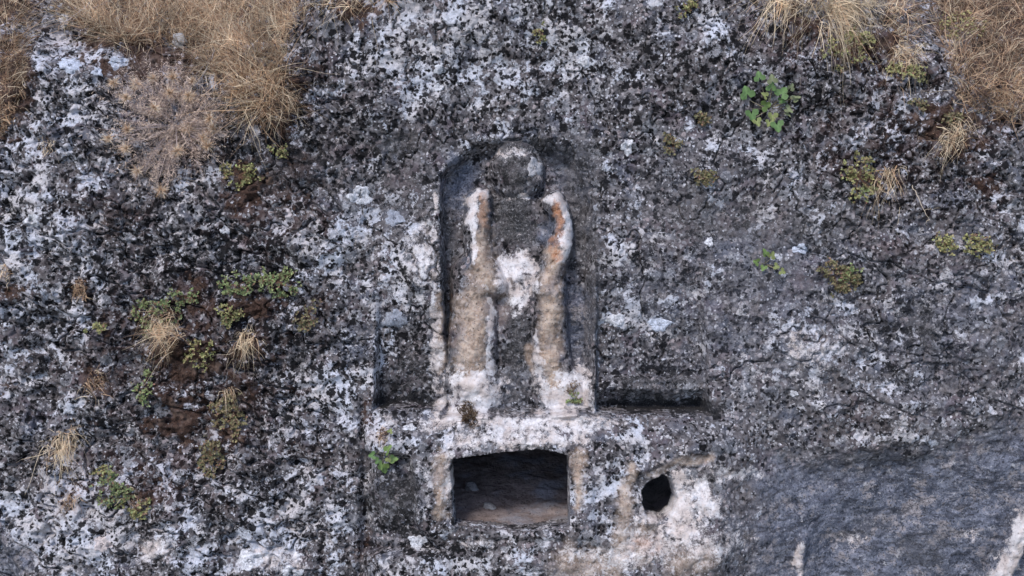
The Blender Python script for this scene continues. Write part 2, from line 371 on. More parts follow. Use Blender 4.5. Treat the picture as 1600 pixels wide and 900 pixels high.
# ------------------------------------------------------------------ node helpers
class NT:
    def __init__(self, name):
        self.mat = bpy.data.materials.new(name)
        self.mat.use_nodes = True
        self.t = self.mat.node_tree
        self.t.nodes.clear()
    def n(self, kind, **kw):
        nd = self.t.nodes.new(kind)
        for k, v in kw.items(): setattr(nd, k, v)
        return nd
    def put(self, sock, val):
        if isinstance(val, bpy.types.NodeSocket): self.t.links.new(val, sock)
        elif val is not None: sock.default_value = val
    def math(self, op, a, b=None, c=None, clamp=False):
        m = self.n("ShaderNodeMath", operation=op, use_clamp=clamp)
        self.put(m.inputs[0], a)
        if b is not None: self.put(m.inputs[1], b)
        if c is not None: self.put(m.inputs[2], c)
        return m.outputs[0]
    def ramp(self, v, a, b, lo=0.0, hi=1.0):
        m = self.n("ShaderNodeMapRange", interpolation_type='SMOOTHSTEP')
        self.put(m.inputs[0], v); self.put(m.inputs[1], a); self.put(m.inputs[2], b)
        self.put(m.inputs[3], lo); self.put(m.inputs[4], hi)
        return m.outputs[0]
    def mix(self, f, a, b, blend='MIX'):
        m = self.n("ShaderNodeMix", data_type='RGBA', blend_type=blend)
        self.put(m.inputs[0], f)
        self.put(m.inputs[6], a if isinstance(a, bpy.types.NodeSocket) else (*a, 1.0))
        self.put(m.inputs[7], b if isinstance(b, bpy.types.NodeSocket) else (*b, 1.0))
        return m.outputs[2]
    def noise(self, vec, scale, detail=3.0, rough=0.55, dist=0.0, color=False):
        m = self.n("ShaderNodeTexNoise")
        self.put(m.inputs["Vector"], vec)
        m.inputs["Scale"].default_value = scale
        m.inputs["Detail"].default_value = detail
        m.inputs["Roughness"].default_value = rough
        m.inputs["Distortion"].default_value = dist
        return m.outputs["Color" if color else "Fac"]
    def voronoi(self, vec, scale, feature='F1', rand=1.0):
        m = self.n("ShaderNodeTexVoronoi", feature=feature)
        self.put(m.inputs["Vector"], vec)
        m.inputs["Scale"].default_value = scale
        m.inputs["Randomness"].default_value = rand
        return m.outputs["Distance"], m.outputs["Color"]
    def sep(self, col):
        m = self.n("ShaderNodeSeparateColor"); self.put(m.inputs[0], col)
        return m.outputs[0], m.outputs[1], m.outputs[2]
    def attr(self, name):
        m = self.n("ShaderNodeAttribute", attribute_type='GEOMETRY', attribute_name=name)
        return m.outputs["Color"], m.outputs["Alpha"]
    def pos(self):
        return self.n("ShaderNodeNewGeometry").outputs["Position"]
    def warp(self, vec, scale, amt, detail=2.0):
        c = self.noise(vec, scale, detail, 0.6, 0.0, True)
        a = self.n("ShaderNodeVectorMath", operation='MULTIPLY_ADD')
        self.put(a.inputs[0], c); a.inputs[1].default_value = (amt,) * 3
        self.put(a.inputs[2], vec)
        return a.outputs[0]
    def finish(self, color, rough=0.95, height=None, strength=0.6, dist=0.01, spec=0.15, translucent=None):
        p = self.n("ShaderNodeBsdfPrincipled")
        self.put(p.inputs["Base Color"], color if isinstance(color, bpy.types.NodeSocket) else (*color, 1.0))
        self.put(p.inputs["Roughness"], rough)
        p.inputs["Specular IOR Level"].default_value = spec
        if height is not None:
            b = self.n("ShaderNodeBump")
            b.inputs["Strength"].default_value = strength
            b.inputs["Distance"].default_value = dist
            self.put(b.inputs["Height"], height)
            self.t.links.new(b.outputs[0], p.inputs["Normal"])
        out = self.n("ShaderNodeOutputMaterial")
        sh = p.outputs[0]
        if translucent:
            tr = self.n("ShaderNodeBsdfTranslucent")
            self.put(tr.inputs[0], color if isinstance(color, bpy.types.NodeSocket) else (*color, 1.0))
            mx = self.n("ShaderNodeMixShader"); mx.inputs[0].default_value = translucent
            self.t.links.new(sh, mx.inputs[1]); self.t.links.new(tr.outputs[0], mx.inputs[2])
            sh = mx.outputs[0]
        self.t.links.new(sh, out.inputs[0])
        return self.mat

def rock_material():
    T = NT("lichen_rock")
    p = T.pos()
    w = T.warp(p, 30.0, 0.030, 3.0)
    ca, film_a = T.attr("region_a")
    wht, blk, brn = T.sep(ca)
    cb, blu = T.attr("region_b")
    bar, och, ora = T.sep(cb)
    # weathered stone
    big = T.noise(p, 3.0, 5, 0.6)
    med = T.noise(p, 22.0, 6, 0.7)
    fine = T.noise(p, 110.0, 4, 0.7)
    stone = T.mix(T.ramp(med, 0.35, 0.68), (0.034, 0.032, 0.036), (0.185, 0.173, 0.182))
    tintn = T.noise(p, 4.5, 5, 0.65, 0.0, True)
    tr_, tg_, tb_ = T.sep(tintn)
    stone = T.mix(T.ramp(tr_, 0.52, 0.66, 0, 0.6), stone, (0.120, 0.092, 0.108))
    stone = T.mix(T.ramp(tg_, 0.52, 0.66, 0, 0.6), stone, (0.085, 0.098, 0.135))
    stone = T.mix(T.ramp(big, 0.42, 0.62), stone, T.mix(0.3, stone, (0.115, 0.092, 0.090)))
    stone = T.mix(T.math('MULTIPLY', T.ramp(brn, 0.05, 0.6), 0.75), stone, T.mix(med, (0.022, 0.012, 0.011), (0.12, 0.078, 0.068)))
    # grey crusts in round colonies
    d1, c1 = T.voronoi(w, 30.0)
    r1, g1, b1 = T.sep(c1)
    colony = T.math('MULTIPLY', T.ramp(d1, 0.50, 0.36), T.ramp(r1, 0.42, 0.52))
    crust = T.mix(g1, (0.13, 0.13, 0.15), (0.36, 0.345, 0.36))
    crust = T.mix(T.ramp(tb_, 0.5, 0.62, 0, 0.6), crust, (0.30, 0.235, 0.235))
    col = T.mix(T.math('MULTIPLY', colony, 0.85), stone, crust)
    # large round colonies with paler rims
    d7, c7 = T.voronoi(T.warp(p, 18.0, 0.060, 4.0), 8.0)
    r7, g7, b7 = T.sep(c7)
    rad7 = T.math('MULTIPLY_ADD', b7, 0.30, 0.16)
    in7 = T.math('MULTIPLY', T.ramp(d7, T.math('ADD', rad7, 0.02), T.math('SUBTRACT', rad7, 0.02)), T.ramp(r7, 0.50, 0.54))
    rim7 = T.ramp(T.math('DIVIDE', d7, rad7), 0.55, 0.95)
    cc7 = T.mix(g7, (0.10, 0.105, 0.125), (0.30, 0.30, 0.325))
    cc7 = T.mix(T.math('MULTIPLY', rim7, 0.6), cc7, (0.42, 0.42, 0.46))
    cc7 = T.mix(T.ramp(fine, 0.42, 0.60, 0.6, 0.0), cc7, (0.06, 0.058, 0.062))
    col = T.mix(T.math('MULTIPLY', in7, 0.72), col, cc7)
    # pale lichen in lobed patches
    f1 = T.noise(w, 6.5, 6, 0.70)
    clus = T.noise(p, 2.6, 3, 0.55)
    whe = T.math('MULTIPLY_ADD', T.math('SUBTRACT', clus, 0.5), 0.95, wht)
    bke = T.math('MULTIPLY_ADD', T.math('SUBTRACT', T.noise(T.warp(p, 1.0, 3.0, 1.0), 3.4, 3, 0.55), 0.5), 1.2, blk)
    f2 = T.noise(w, 30.0, 5, 0.68)
    calm = T.ramp(T.noise(p, 1.9, 4, 0.6), 0.42, 0.62)
    patch = T.math('ADD', T.math('MULTIPLY', f1, 0.68), T.math('MULTIPLY', f2, 0.32))
    thr = T.math('MULTIPLY_ADD', whe, -0.24, 0.660)
    lich = T.ramp(T.math('SUBTRACT', patch, thr), -0.012, 0.022)
    lc = T.mix(T.ramp(T.noise(p, 4.0, 3), 0.40, 0.60), (0.57, 0.585, 0.665), (0.55, 0.515, 0.53))
    lc = T.mix(T.math('MULTIPLY', brn, 0.6), lc, (0.45, 0.36, 0.38))
    lc = T.mix(T.ramp(fine, 0.40, 0.70), T.mix(0.45, lc, (0.20, 0.20, 0.215)), lc)
    col = T.mix(lich, col, lc)
    # small bright thalli
    d2, c2 = T.voronoi(w, 50.0)
    r2, g2, b2 = T.sep(c2)
    dots = T.math('MULTIPLY', T.ramp(d2, 0.40, 0.26), T.ramp(T.math('MULTIPLY_ADD', wht, 0.35, T.math('MULTIPLY_ADD', calm, -0.12, r2)), 0.84, 0.91))
    col = T.mix(T.math('MULTIPLY', dots, 0.85), col, T.mix(g2, (0.36, 0.35, 0.37), (0.58, 0.58, 0.63)))
    # black lichen spots of two sizes
    d3, c3 = T.voronoi(T.warp(p, 50.0, 0.034, 4.0), 34.0)
    r3, g3, b3 = T.sep(c3)
    s3 = T.math('MULTIPLY', T.ramp(d3, T.math('MULTIPLY_ADD', g3, 0.30, 0.30), T.math('MULTIPLY_ADD', g3, 0.30, 0.16)),
                T.ramp(T.math('ADD', r3, bke), 1.02, 1.08))
    f4 = T.noise(w, 17.0, 5, 0.72)
    s4 = T.ramp(T.math('MULTIPLY_ADD', bke, 0.17, f4), 0.655, 0.685)
    f5 = T.noise(w, 75.0, 4, 0.65)
    s5 = T.ramp(T.math('MULTIPLY_ADD', bke, 0.10, f5), 0.635, 0.68)
    d6, c6 = T.voronoi(T.warp(p, 30.0, 0.075, 5.0), 15.0)
    r6, g6, b6 = T.sep(c6)
    s6 = T.math('MULTIPLY', T.ramp(d6, T.math('MULTIPLY_ADD', g6, 0.3, 0.24), T.math('MULTIPLY_ADD', g6, 0.3, 0.16)), T.ramp(T.math('ADD', r6, bke), 1.17, 1.23))
    s3 = T.math('MAXIMUM', s3, s6)
    blackm = T.math('MAXIMUM', T.math('MAXIMUM', s3, s4), T.math('MULTIPLY', s5, T.math('MULTIPLY_ADD', calm, -0.5, 0.85)))
    blackm = T.math('MULTIPLY', blackm, T.math('MULTIPLY_ADD', bar, -0.85, 1.0, True))
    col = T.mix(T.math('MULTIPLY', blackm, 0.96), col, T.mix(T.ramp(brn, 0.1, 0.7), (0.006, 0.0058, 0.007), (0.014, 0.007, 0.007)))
    # smooth blue-grey stone
    bl = T.mix(T.ramp(T.noise(p, 14, 6, 0.65), 0.35, 0.68), (0.060, 0.069, 0.098), (0.20, 0.215, 0.275))
    bl = T.mix(T.ramp(T.noise(p, 7, 7, 0.72), 0.53, 0.60, 0, 0.85), bl, (0.25, 0.225, 0.23))
    mp = T.n("ShaderNodeMapping")
    T.put(mp.inputs["Vector"], T.warp(p, 5.0, 0.10, 3.0))
    mp.inputs["Rotation"].default_value = (0.0, math.radians(14), 0.0)
    mp.inputs["Scale"].default_value = (3.0, 3.0, 17.0)
    stk = T.noise(mp.outputs[0], 1.6, 8, 0.72)
    bl = T.mix(T.ramp(stk, 0.54, 0.58, 0, 0.7), bl, (0.030, 0.032, 0.042))
    bl = T.mix(T.ramp(stk, 0.42, 0.36, 0, 0.7), bl, (0.27, 0.262, 0.29))
    bl = T.mix(T.ramp(fine, 0.56, 0.66, 0, 0.6), bl, (0.045, 0.046, 0.055))
    bl = T.mix(T.ramp(T.noise(w, 13, 5, 0.7), 0.62, 0.68, 0, 0.8), bl, (0.40, 0.395, 0.42))
    bf = T.math('MULTIPLY', blu, T.ramp(T.math('MULTIPLY_ADD', lich, -0.25, T.math('MULTIPLY_ADD', blackm, -0.30, blu)), 0.0, 0.75, 0.25, 0.92))
    col = T.mix(bf, col, bl)
    col = T.mix(T.math('MULTIPLY', T.math('MULTIPLY', blu, 0.9), T.ramp(f5, 0.555, 0.595)), col, (0.022, 0.023, 0.028))
    col = T.mix(T.math('MULTIPLY', T.math('MULTIPLY', blu, 0.7), T.ramp(f5, 0.40, 0.35)), col, (0.36, 0.36, 0.39))
    # dark lichen film and dark bands, still speckled
    dk = T.mix(T.ramp(fine, 0.42, 0.66), (0.030, 0.029, 0.031), (0.105, 0.100, 0.103))
    sp = T.ramp(T.noise(w, 90, 3, 0.6), 0.60, 0.66)
    dk = T.mix(T.math('MULTIPLY', sp, 0.8), dk, (0.34, 0.33, 0.34))
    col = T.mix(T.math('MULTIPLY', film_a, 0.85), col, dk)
    # ochre run-off, orange iron stain
    oc = T.mix(T.ramp(med, 0.35, 0.65), (0.31, 0.220, 0.165), (0.49, 0.39, 0.315))
    oc = T.mix(T.ramp(fine, 0.5, 0.68), oc, (0.42, 0.36, 0.33))
    oc = T.mix(T.ramp(T.noise(p, 5.5, 5, 0.65), 0.52, 0.66, 0, 0.55), oc, (0.31, 0.265, 0.27))
    oc = T.mix(T.ramp(f5, 0.60, 0.66), oc, (0.06, 0.05, 0.045))
    col = T.mix(T.math('MULTIPLY', och, T.ramp(f2, 0.25, 0.55, 0.55, 1.0)), col, oc)
    # bare pale limestone
    pal = T.mix(T.ramp(T.noise(p, 9, 5, 0.65), 0.36, 0.64), (0.53, 0.455, 0.43), (0.67, 0.645, 0.665))
    pal = T.mix(T.ramp(med, 0.30, 0.55, 0.55, 0.0), pal, (0.33, 0.29, 0.285))
    pal = T.mix(T.math('MULTIPLY', T.ramp(f5, 0.60, 0.66), 0.75), pal, (0.08, 0.07, 0.07))
    bm = T.ramp(T.math('ADD', T.math('MULTIPLY_ADD', T.math('SUBTRACT', f2, 0.5), 1.5, bar), T.math('MULTIPLY', T.math('SUBTRACT', fine, 0.5), 1.4)), 0.14, 0.62)
    bm = T.math('MULTIPLY', bm, T.ramp(bar, 0.02, 0.25))
    col = T.mix(T.math('MULTIPLY', bm, 0.93), col, pal)
    orr = T.mix(T.ramp(fine, 0.40, 0.62), (0.30, 0.115, 0.050), (0.46, 0.26, 0.16))
    col = T.mix(T.math('MULTIPLY', ora, T.ramp(f2, 0.32, 0.50, 0.2, 1.0)), col, orr)
    # brown soil and dry moss
    mo = T.mix(T.ramp(fine, 0.35, 0.65), (0.018, 0.011, 0.009), (0.085, 0.050, 0.038))
    mo = T.mix(T.ramp(T.noise(p, 7, 4), 0.5, 0.66), mo, (0.11, 0.075, 0.060))
    mm = T.ramp(T.math('ADD', T.math('MULTIPLY_ADD', brn, 0.85, -0.55), T.math('SUBTRACT', f4, 0.44)), -0.03, 0.08)
    mm = T.math('MULTIPLY', mm, T.ramp(brn, 0.03, 0.30))
    col = T.mix(T.math('MULTIPLY', mm, 0.92), col, mo)
    # relief
    h = T.math('MULTIPLY_ADD', lich, 0.35, T.math('MULTIPLY', fine, 0.6))
    h = T.math('MULTIPLY_ADD', med, 1.0, h)
    h = T.math('MULTIPLY_ADD', s4, -0.5, h)
    return T.finish(col, 0.95, h, 0.9, 0.014, 0.12)

def vcol_material(name, rough=0.9, translucent=None, spec=0.15, nscale=60.0, namt=0.35):
    T = NT(name)
    c, _ = T.attr("tint")
    n = T.noise(T.pos(), nscale, 3, 0.6)
    col = T.mix(1.0, c, T.mix(n, (1 - namt,) * 3, (1 + namt * 0.6,) * 3), 'MULTIPLY')
    return T.finish(col, rough, None, translucent=translucent, spec=spec)

def simple_rock(name, a, b, c, s=14.0):
    T = NT(name)
    p = T.pos()
    col = T.mix(T.ramp(T.noise(p, s, 6, 0.7), 0.35, 0.65), a, b)
    col = T.mix(T.ramp(T.noise(p, s * 0.3, 4, 0.6), 0.48, 0.64), col, c)
    col = T.mix(T.ramp(T.noise(p, s * 7, 3, 0.6), 0.58, 0.66, 0, 0.7), col, (0.03, 0.028, 0.028))
    hgt = T.noise(p, s * 2.5, 6, 0.7)
    return T.finish(col, 0.95, hgt, 0.8, 0.03, 0.1)

ROCK = rock_material()
STRAW = vcol_material("dry_straw", 0.85, 0.35, 0.2)
LEAF = vcol_material("green_leaf", 0.6, 0.25, 0.3)
SPINE = vcol_material("dry_thistle", 0.85, 0.15, 0.2)
STEM = vcol_material("woody_stem", 0.9)
FLOOR = simple_rock("chamber_floor_earth", (0.165, 0.130, 0.125), (0.27, 0.222, 0.215), (0.25, 0.25, 0.29), 10)
WALLS = simple_rock("chamber_rock", (0.15, 0.138, 0.14), (0.30, 0.28, 0.285), (0.24, 0.225, 0.245), 12)
PEBBLE = simple_rock("pebble_stone", (0.30, 0.29, 0.29), (0.42, 0.41, 0.42), (0.36, 0.34, 0.33), 30)
GROUND = simple_rock("ground_earth", (0.10, 0.08, 0.05), (0.17, 0.13, 0.08), (0.09, 0.09, 0.05), 2)

def lichen_material():
    T = NT("lichen_thallus")
    c, _ = T.attr("tint")
    p = T.pos()
    n = T.noise(T.warp(p, 60, 0.02), 70, 6, 0.7)
    col = T.mix(T.ramp(n, 0.42, 0.62), T.mix(0.55, c, (0.10, 0.10, 0.11)), c)
    col = T.mix(T.ramp(T.noise(p, 130, 3, 0.6), 0.60, 0.68, 0, 0.8), col, (0.05, 0.05, 0.055))
    return T.finish(col, 0.95, n, 0.7, 0.006, 0.1)
LICHEN = lichen_material()

# ------------------------------------------------------------------ mesh helpers
def make_mesh(name, verts, faces, mat, attrs=None, smooth=True):
    """verts (n,3) float, faces (m,k) int with one k; attrs: name -> (n,4) point colours"""
    verts = np.ascontiguousarray(verts, dtype=np.float32)
    faces = np.ascontiguousarray(faces, dtype=np.int32)
    me = bpy.data.meshes.new(name)
    m, k = faces.shape
    me.vertices.add(len(verts)); me.vertices.foreach_set("co", verts.ravel())
    me.loops.add(m * k); me.loops.foreach_set("vertex_index", faces.ravel())
    me.polygons.add(m)
    me.polygons.foreach_set("loop_start", np.arange(0, m * k, k, dtype=np.int32))
    me.polygons.foreach_set("use_smooth", np.full(m, smooth, dtype=bool))
    me.update(calc_edges=True)
    for an, av in (attrs or {}).items():
        a = me.attributes.new(an, 'FLOAT_COLOR', 'POINT')
        a.data.foreach_set("color", np.ascontiguousarray(av, dtype=np.float32).ravel())
    me.materials.append(mat)
    return me

def link(name, me, parent=None, base=None):
    o = bpy.data.objects.new(name, me)
    C.objects.link(o)
    if parent is not None: o.parent = parent
    return o

def tag(o, label=None, cat=None, group=None, kind=None):
    if label: o["label"] = label
    if cat: o["category"] = cat
    if group: o["group"] = group
    if kind: o["kind"] = kind
    return o

def empty(name, loc):
    o = bpy.data.objects.new(name, None)
    o.empty_display_size = 0.1
    o.location = Vector(loc)
    C.objects.link(o)
    return o

RAY_H = np.arange(0.5, -3.0, -0.006)
def at(px, py):
    """point of the rock face seen at a picture position, and its outward normal"""
    f = (DIST - RAY_H) / DIST                    # walk the line of sight in towards the rock until it meets the face
    xs, ss = (px - 800) / K * f, (450 - py) / K * f
    jj = np.clip(np.searchsorted(gx, xs - STEP * 0.5), 1, NC - 2); ii = np.clip(np.searchsorted(gs, ss - STEP * 0.5), 1, NR - 2)
    hit = RAY_H <= HF[ii, jj]
    k = int(np.argmax(hit)) if hit.any() else len(RAY_H) - 1
    x, s, i, j = xs[k], ss[k], int(ii[k]), int(jj[k])
    h = HF[i, j]
    if abs(h - RAY_H[k]) > 0.03: h = RAY_H[k]
    e = 5
    i0, i1, j0, j1 = max(i - e, 0), min(i + e, NR - 1), max(j - e, 0), min(j + e, NC - 1)
    dhx = (HF[i, j1] - HF[i, j0]) / (gx[j1] - gx[j0]); dhs = (HF[i1, j] - HF[i0, j]) / (gs[i1] - gs[i0])
    nrm = EN - dhx * EX - dhs * EU
    return x * EX + s * EU + h * EN, nrm / np.linalg.norm(nrm)

def at_many(px, py):
    q = [at(a, b) for a, b in zip(px, py)]
    return np.array([a for a, _ in q]), np.array([b for _, b in q])

# ------------------------------------------------------------------ cliff pieces cut from one continuous grid
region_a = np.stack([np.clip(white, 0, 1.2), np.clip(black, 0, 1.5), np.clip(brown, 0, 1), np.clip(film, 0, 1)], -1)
region_b = np.stack([np.clip(bare, 0, 1), np.clip(ochre, 0, 1), np.clip(orange, 0, 1), np.clip(blue, 0, 1)], -1)
vlab = np.zeros(X.shape, dtype=np.int32)                     # 0 cliff
vlab[(sd_niche < 2) & (PY < 640)] = 1                         # niche
vlab[fig_mask] = 10 + fig_arg[fig_mask]                       # figure parts
led = (poly_sdf(PX, PY, [(585, 641), (690, 641), (937, 641), (1118, 645), (1128, 668), (930, 700), (690, 703), (585, 700)]) < 0) & (vlab == 0)
vlab[led] = 2                                                # ledge
fr = (poly_sdf(PX + 0.6 * wx_, PY + 0.6 * wy_, [(660, 700), (656, 846), (934, 846), (932, 698)]) < 0) & (vlab == 0)
vlab[fr] = 3                                                 # door surround
vlab[(poly_sdf(PX + wx_, PY + wy_, [(985, 760), (1005, 738), (1035, 727), (1066, 745), (1072, 785), (1060, 818), (1030, 828), (1000, 820), (985, 795)]) < 0)] = 4
vlab[((panel_r > 0.5) | (panel_l > 0.5)) & (vlab == 0)] = 5   # recessed side panels
idx = np.arange(NR * NC).reshape(NR, NC)
quads = np.stack([idx[:-1, :-1], idx[:-1, 1:], idx[1:, 1:], idx[1:, :-1]], -1).reshape(-1, 4)
flab = vlab[:-1, :-1].reshape(-1)
open_v = ((sd_door < 0) | (sd_hole < 0)).reshape(-1)
keep = ~(open_v[quads].all(axis=1))
quads, flab = quads[keep], flab[keep]
Pf = P.reshape(-1, 3); RA = region_a.reshape(-1, 4); RB = region_b.reshape(-1, 4)
PXf = PX.reshape(-1)

def piece(name, sel, parent=None, origin=None):
    q = quads[sel]
    used, inv = np.unique(q, return_inverse=True)
    v = Pf[used] - (np.array(origin) if origin is not None else 0)
    me = make_mesh(name, v, inv.reshape(-1, 4), ROCK, {"region_a": RA[used], "region_b": RB[used]})
    return link(name, me, parent)

cliff = tag(piece("cliff", flab == 0), "grey limestone cliff face speckled with black and white lichen", None, None, "structure")

niche_loc, _ = at(808, 640)
niche = piece("niche", flab == 1, None)
tag(niche, "tall arch-topped niche cut into the rock face around the carved figure", "niche")

fig_root = empty("relief_figure", niche_loc)
tag(fig_root, "worn standing figure carved in relief with round head and ochre stained arms", "relief")
for k, nm in enumerate(part_names):
    o = piece(nm, flab == 10 + k, fig_root, niche_loc)
ledge_o = tag(piece("rock_ledge", flab == 2), "worn pale stone ledge under the carved figure, above the tomb doorway", "ledge")
fc = np.repeat(0, len(quads))
for nm, sel, lab in [("recessed_panel", (flab == 5) & (PXf[quads[:, 0]] > 812), "shallow recessed panel with a double stepped foot, beside the niche"),
                     ("recessed_panel", (flab == 5) & (PXf[quads[:, 0]] <= 812), "narrow shallow recessed panel with one dark step, beside the niche")]:
    tag(piece(nm, sel), lab, "panel")

tomb_loc, _ = at(797, 835)
tomb = empty("rock_tomb", tomb_loc)
tag(tomb, "rectangular tomb doorway with a dark rock-cut burial chamber behind it", "tomb")
piece("door_surround", flab == 3, tomb, tomb_loc)

hole_loc, _ = at(1028, 806)
hole = empty("round_hole", hole_loc)
tag(hole, "small rounded black hole bored through pinkish worn rock beside the tomb doorway", "hole")
piece("rim", flab == 4, hole, hole_loc)

# chamber: one lofted shell per side, running level into the rock
def grid_patch(c00, c10, c01, c11, nu, nv, amp, seed, origin):
    u, v = np.meshgrid(np.linspace(0, 1, nu), np.linspace(0, 1, nv))
    c00, c10, c01, c11 = map(np.array, (c00, c10, c01, c11))
    p = ((1 - u) * (1 - v))[..., None] * c00 + (u * (1 - v))[..., None] * c10 + ((1 - u) * v)[..., None] * c01 + (u * v)[..., None] * c11
    nn = np.cross(c10 - c00, c01 - c00); nn = nn / np.linalg.norm(nn)
    fade = np.minimum(np.minimum(u, 1 - u), np.minimum(v, 1 - v))
    d = amp * fbm(p[..., 0] * 5 + p[..., 2] * 3, p[..., 1] * 5 + p[..., 2] * 2, seed, 4) * sm(0, 0.06, fade)
    p = p + d[..., None] * nn
    ii = np.arange(nu * nv).reshape(nv, nu)
    f = np.stack([ii[:-1, :-1], ii[:-1, 1:], ii[1:, 1:], ii[1:, :-1]], -1).reshape(-1, 4)
    return p.reshape(-1, 3) - np.array(origin), f

INW = np.array([0.0, 1.0, 0.0])
def on_face(px, py, dh):
    p, _ = at(px, py)
    return p - EN * dh
a0, b0, c0, d0 = on_face(696, 836, 0.17), on_face(897, 838, 0.17), on_face(696, 702, 0.17), on_face(897, 696, 0.17)
zf = min(a0[2], b0[2]) - 0.015
yi = max(a0[1], b0[1], c0[1], d0[1]) + 0.05
zc = max(c0[2], d0[2]) + 0.12
a1 = np.array([a0[0] - 0.28, yi, zf]); b1 = np.array([b0[0] + 0.30, yi, zf]); c1 = np.array([a0[0] - 0.28, yi, zc]); d1 = np.array([b0[0] + 0.30, yi, zc])
dep = np.array([0.0, 1.05, 0.0])
a2, b2, c2, d2 = a1 + dep, b1 + dep, c1 + dep - np.array([0, 0, 0.15]), d1 + dep - np.array([0, 0, 0.15])
for nm, cs, mat, amp, (nu, nv) in [
        ("threshold", (a0, b0, a1, b1), FLOOR, 0.006, (60, 20)), ("floor", (a1, b1, a2, b2), FLOOR, 0.014, (140, 140)),
        ("back_wall", (a2, b2, c2, d2), WALLS, 0.03, (90, 60)), ("ceiling", (c1, d1, c2, d2), WALLS, 0.05, (90, 80)),
        ("side_wall", (a1, a2, c1, c2), WALLS, 0.05, (80, 60)), ("side_wall", (b1, b2, d1, d2), WALLS, 0.05, (80, 60)),
        ("inner_lintel", (c0, d0, c1, d1), WALLS, 0.006, (60, 16)), ("inner_jamb", (a0, a1, c0, c1), WALLS, 0.006, (16, 40)),
        ("inner_jamb", (b0, b1, d0, d1), WALLS, 0.006, (16, 40))]:
    v, f = grid_patch(*cs, nu, nv, amp, 200 + nu + nv, tomb_loc)
    link(nm, make_mesh(nm, v, f, mat), tomb)

# shaft of the round hole
cen = np.mean(np.array(hole_pts), axis=0)
rings = []
for dh, sc, drop in [(0.10, 1.16, 0), (0.20, 1.2, 0.0), (0.35, 1.35, 0.06), (0.6, 1.5, 0.16), (0.85, 1.1, 0.28), (0.9, 0.02, 0.30)]:
    ring = []
    for t in np.linspace(0, 2 * np.pi, 40, endpoint=False):
        k = t / (2 * np.pi) * len(hole_pts); i = int(k) % len(hole_pts); fr_ = k - int(k)
        q = np.array(hole_pts[i]) * (1 - fr_) + np.array(hole_pts[(i + 1) % len(hole_pts)]) * fr_
        q = cen + (q - cen) * sc
        ring.append(on_face(q[0], q[1], dh) + np.array([0, 0, drop * 0.5]) + rng.normal(0, 0.004, 3))
    rings.append(ring)
rv = np.array(rings).reshape(-1, 3) - hole_loc
rf = [[r * 40 + j, r * 40 + (j + 1) % 40, (r + 1) * 40 + (j + 1) % 40, (r + 1) * 40 + j] for r in range(len(rings) - 1) for j in range(40)]
link("shaft", make_mesh("shaft", rv, np.array(rf), WALLS), hole)

# ground below the cliff
gz = -5.2
gv = np.array([[-400, -400, gz], [400, -400, gz], [400, 400, gz], [-400, 400, gz]], dtype=float)
tag(link("ground", make_mesh("ground", gv, np.array([[0, 1, 2, 3]]), GROUND)), "dry earth at the foot of the cliff", None, None, "structure")

# ------------------------------------------------------------------ vegetation builders
def norm(v):
    return v / (np.linalg.norm(v, axis=-1, keepdims=True) + 1e-9)

def ribbons(root, d, L, W, bend, col, seg=4, curl=0.0):
    n = len(root)
    t = np.linspace(0, 1, seg + 1)
    d = norm(d)
    wob = rng.normal(0, 1, (n, 3)) * curl
    pts = root[:, None] + d[:, None] * (L[:, None] * t)[..., None] + bend[:, None] * (L[:, None] * t ** 2)[..., None] \
        + wob[:, None] * (L[:, None] * np.sin(t * 5.0) * t)[..., None]
    side = norm(np.cross(d, rng.normal(0, 1, (n, 3))))
    wv = side[:, None] * (W[:, None] * (1 - 0.85 * t))[..., None]
    v = np.stack([pts - wv, pts + wv], 2).reshape(n, -1, 3)
    k = 2 * (seg + 1)
    f = np.array([[2 * i, 2 * i + 1, 2 * i + 3, 2 * i + 2] for i in range(seg)])
    faces = (np.arange(n)[:, None, None] * k + f[None]).reshape(-1, 4)
    cc = np.repeat(np.concatenate([col, np.ones((n, 1))], 1), k, axis=0)
    return v.reshape(-1, 3), faces, cc

def merge(lst):
    vs, fs, cs, off = [], [], [], 0
    for v, f, c in lst:
        vs.append(v); fs.append(f + off); cs.append(c); off += len(v)
    return np.concatenate(vs), np.concatenate(fs), np.concatenate(cs)

PALE, TAN, BRN = np.array([0.82, 0.67, 0.48]), np.array([0.69, 0.47, 0.305]), np.array([0.27, 0.17, 0.115])
def straw(n, pale=0.4, brown=0.2):
    r = rng.random((n, 1)); s = rng.random((n, 1))
    c = np.where(r < pale, PALE, np.where(r > 1 - brown, BRN, TAN))
    return c * (0.7 + 0.6 * s)

def add_mesh(name, data, mat, parent=None, origin=None, smooth=True):
    v, f, c = data
    if origin is not None: v = v - np.array(origin)
    return link(name, make_mesh(name, v, f, mat, {"tint": c}, smooth), parent)

UPW = np.array([0.0, 0.0, 1.0])
DOWN = -UPW

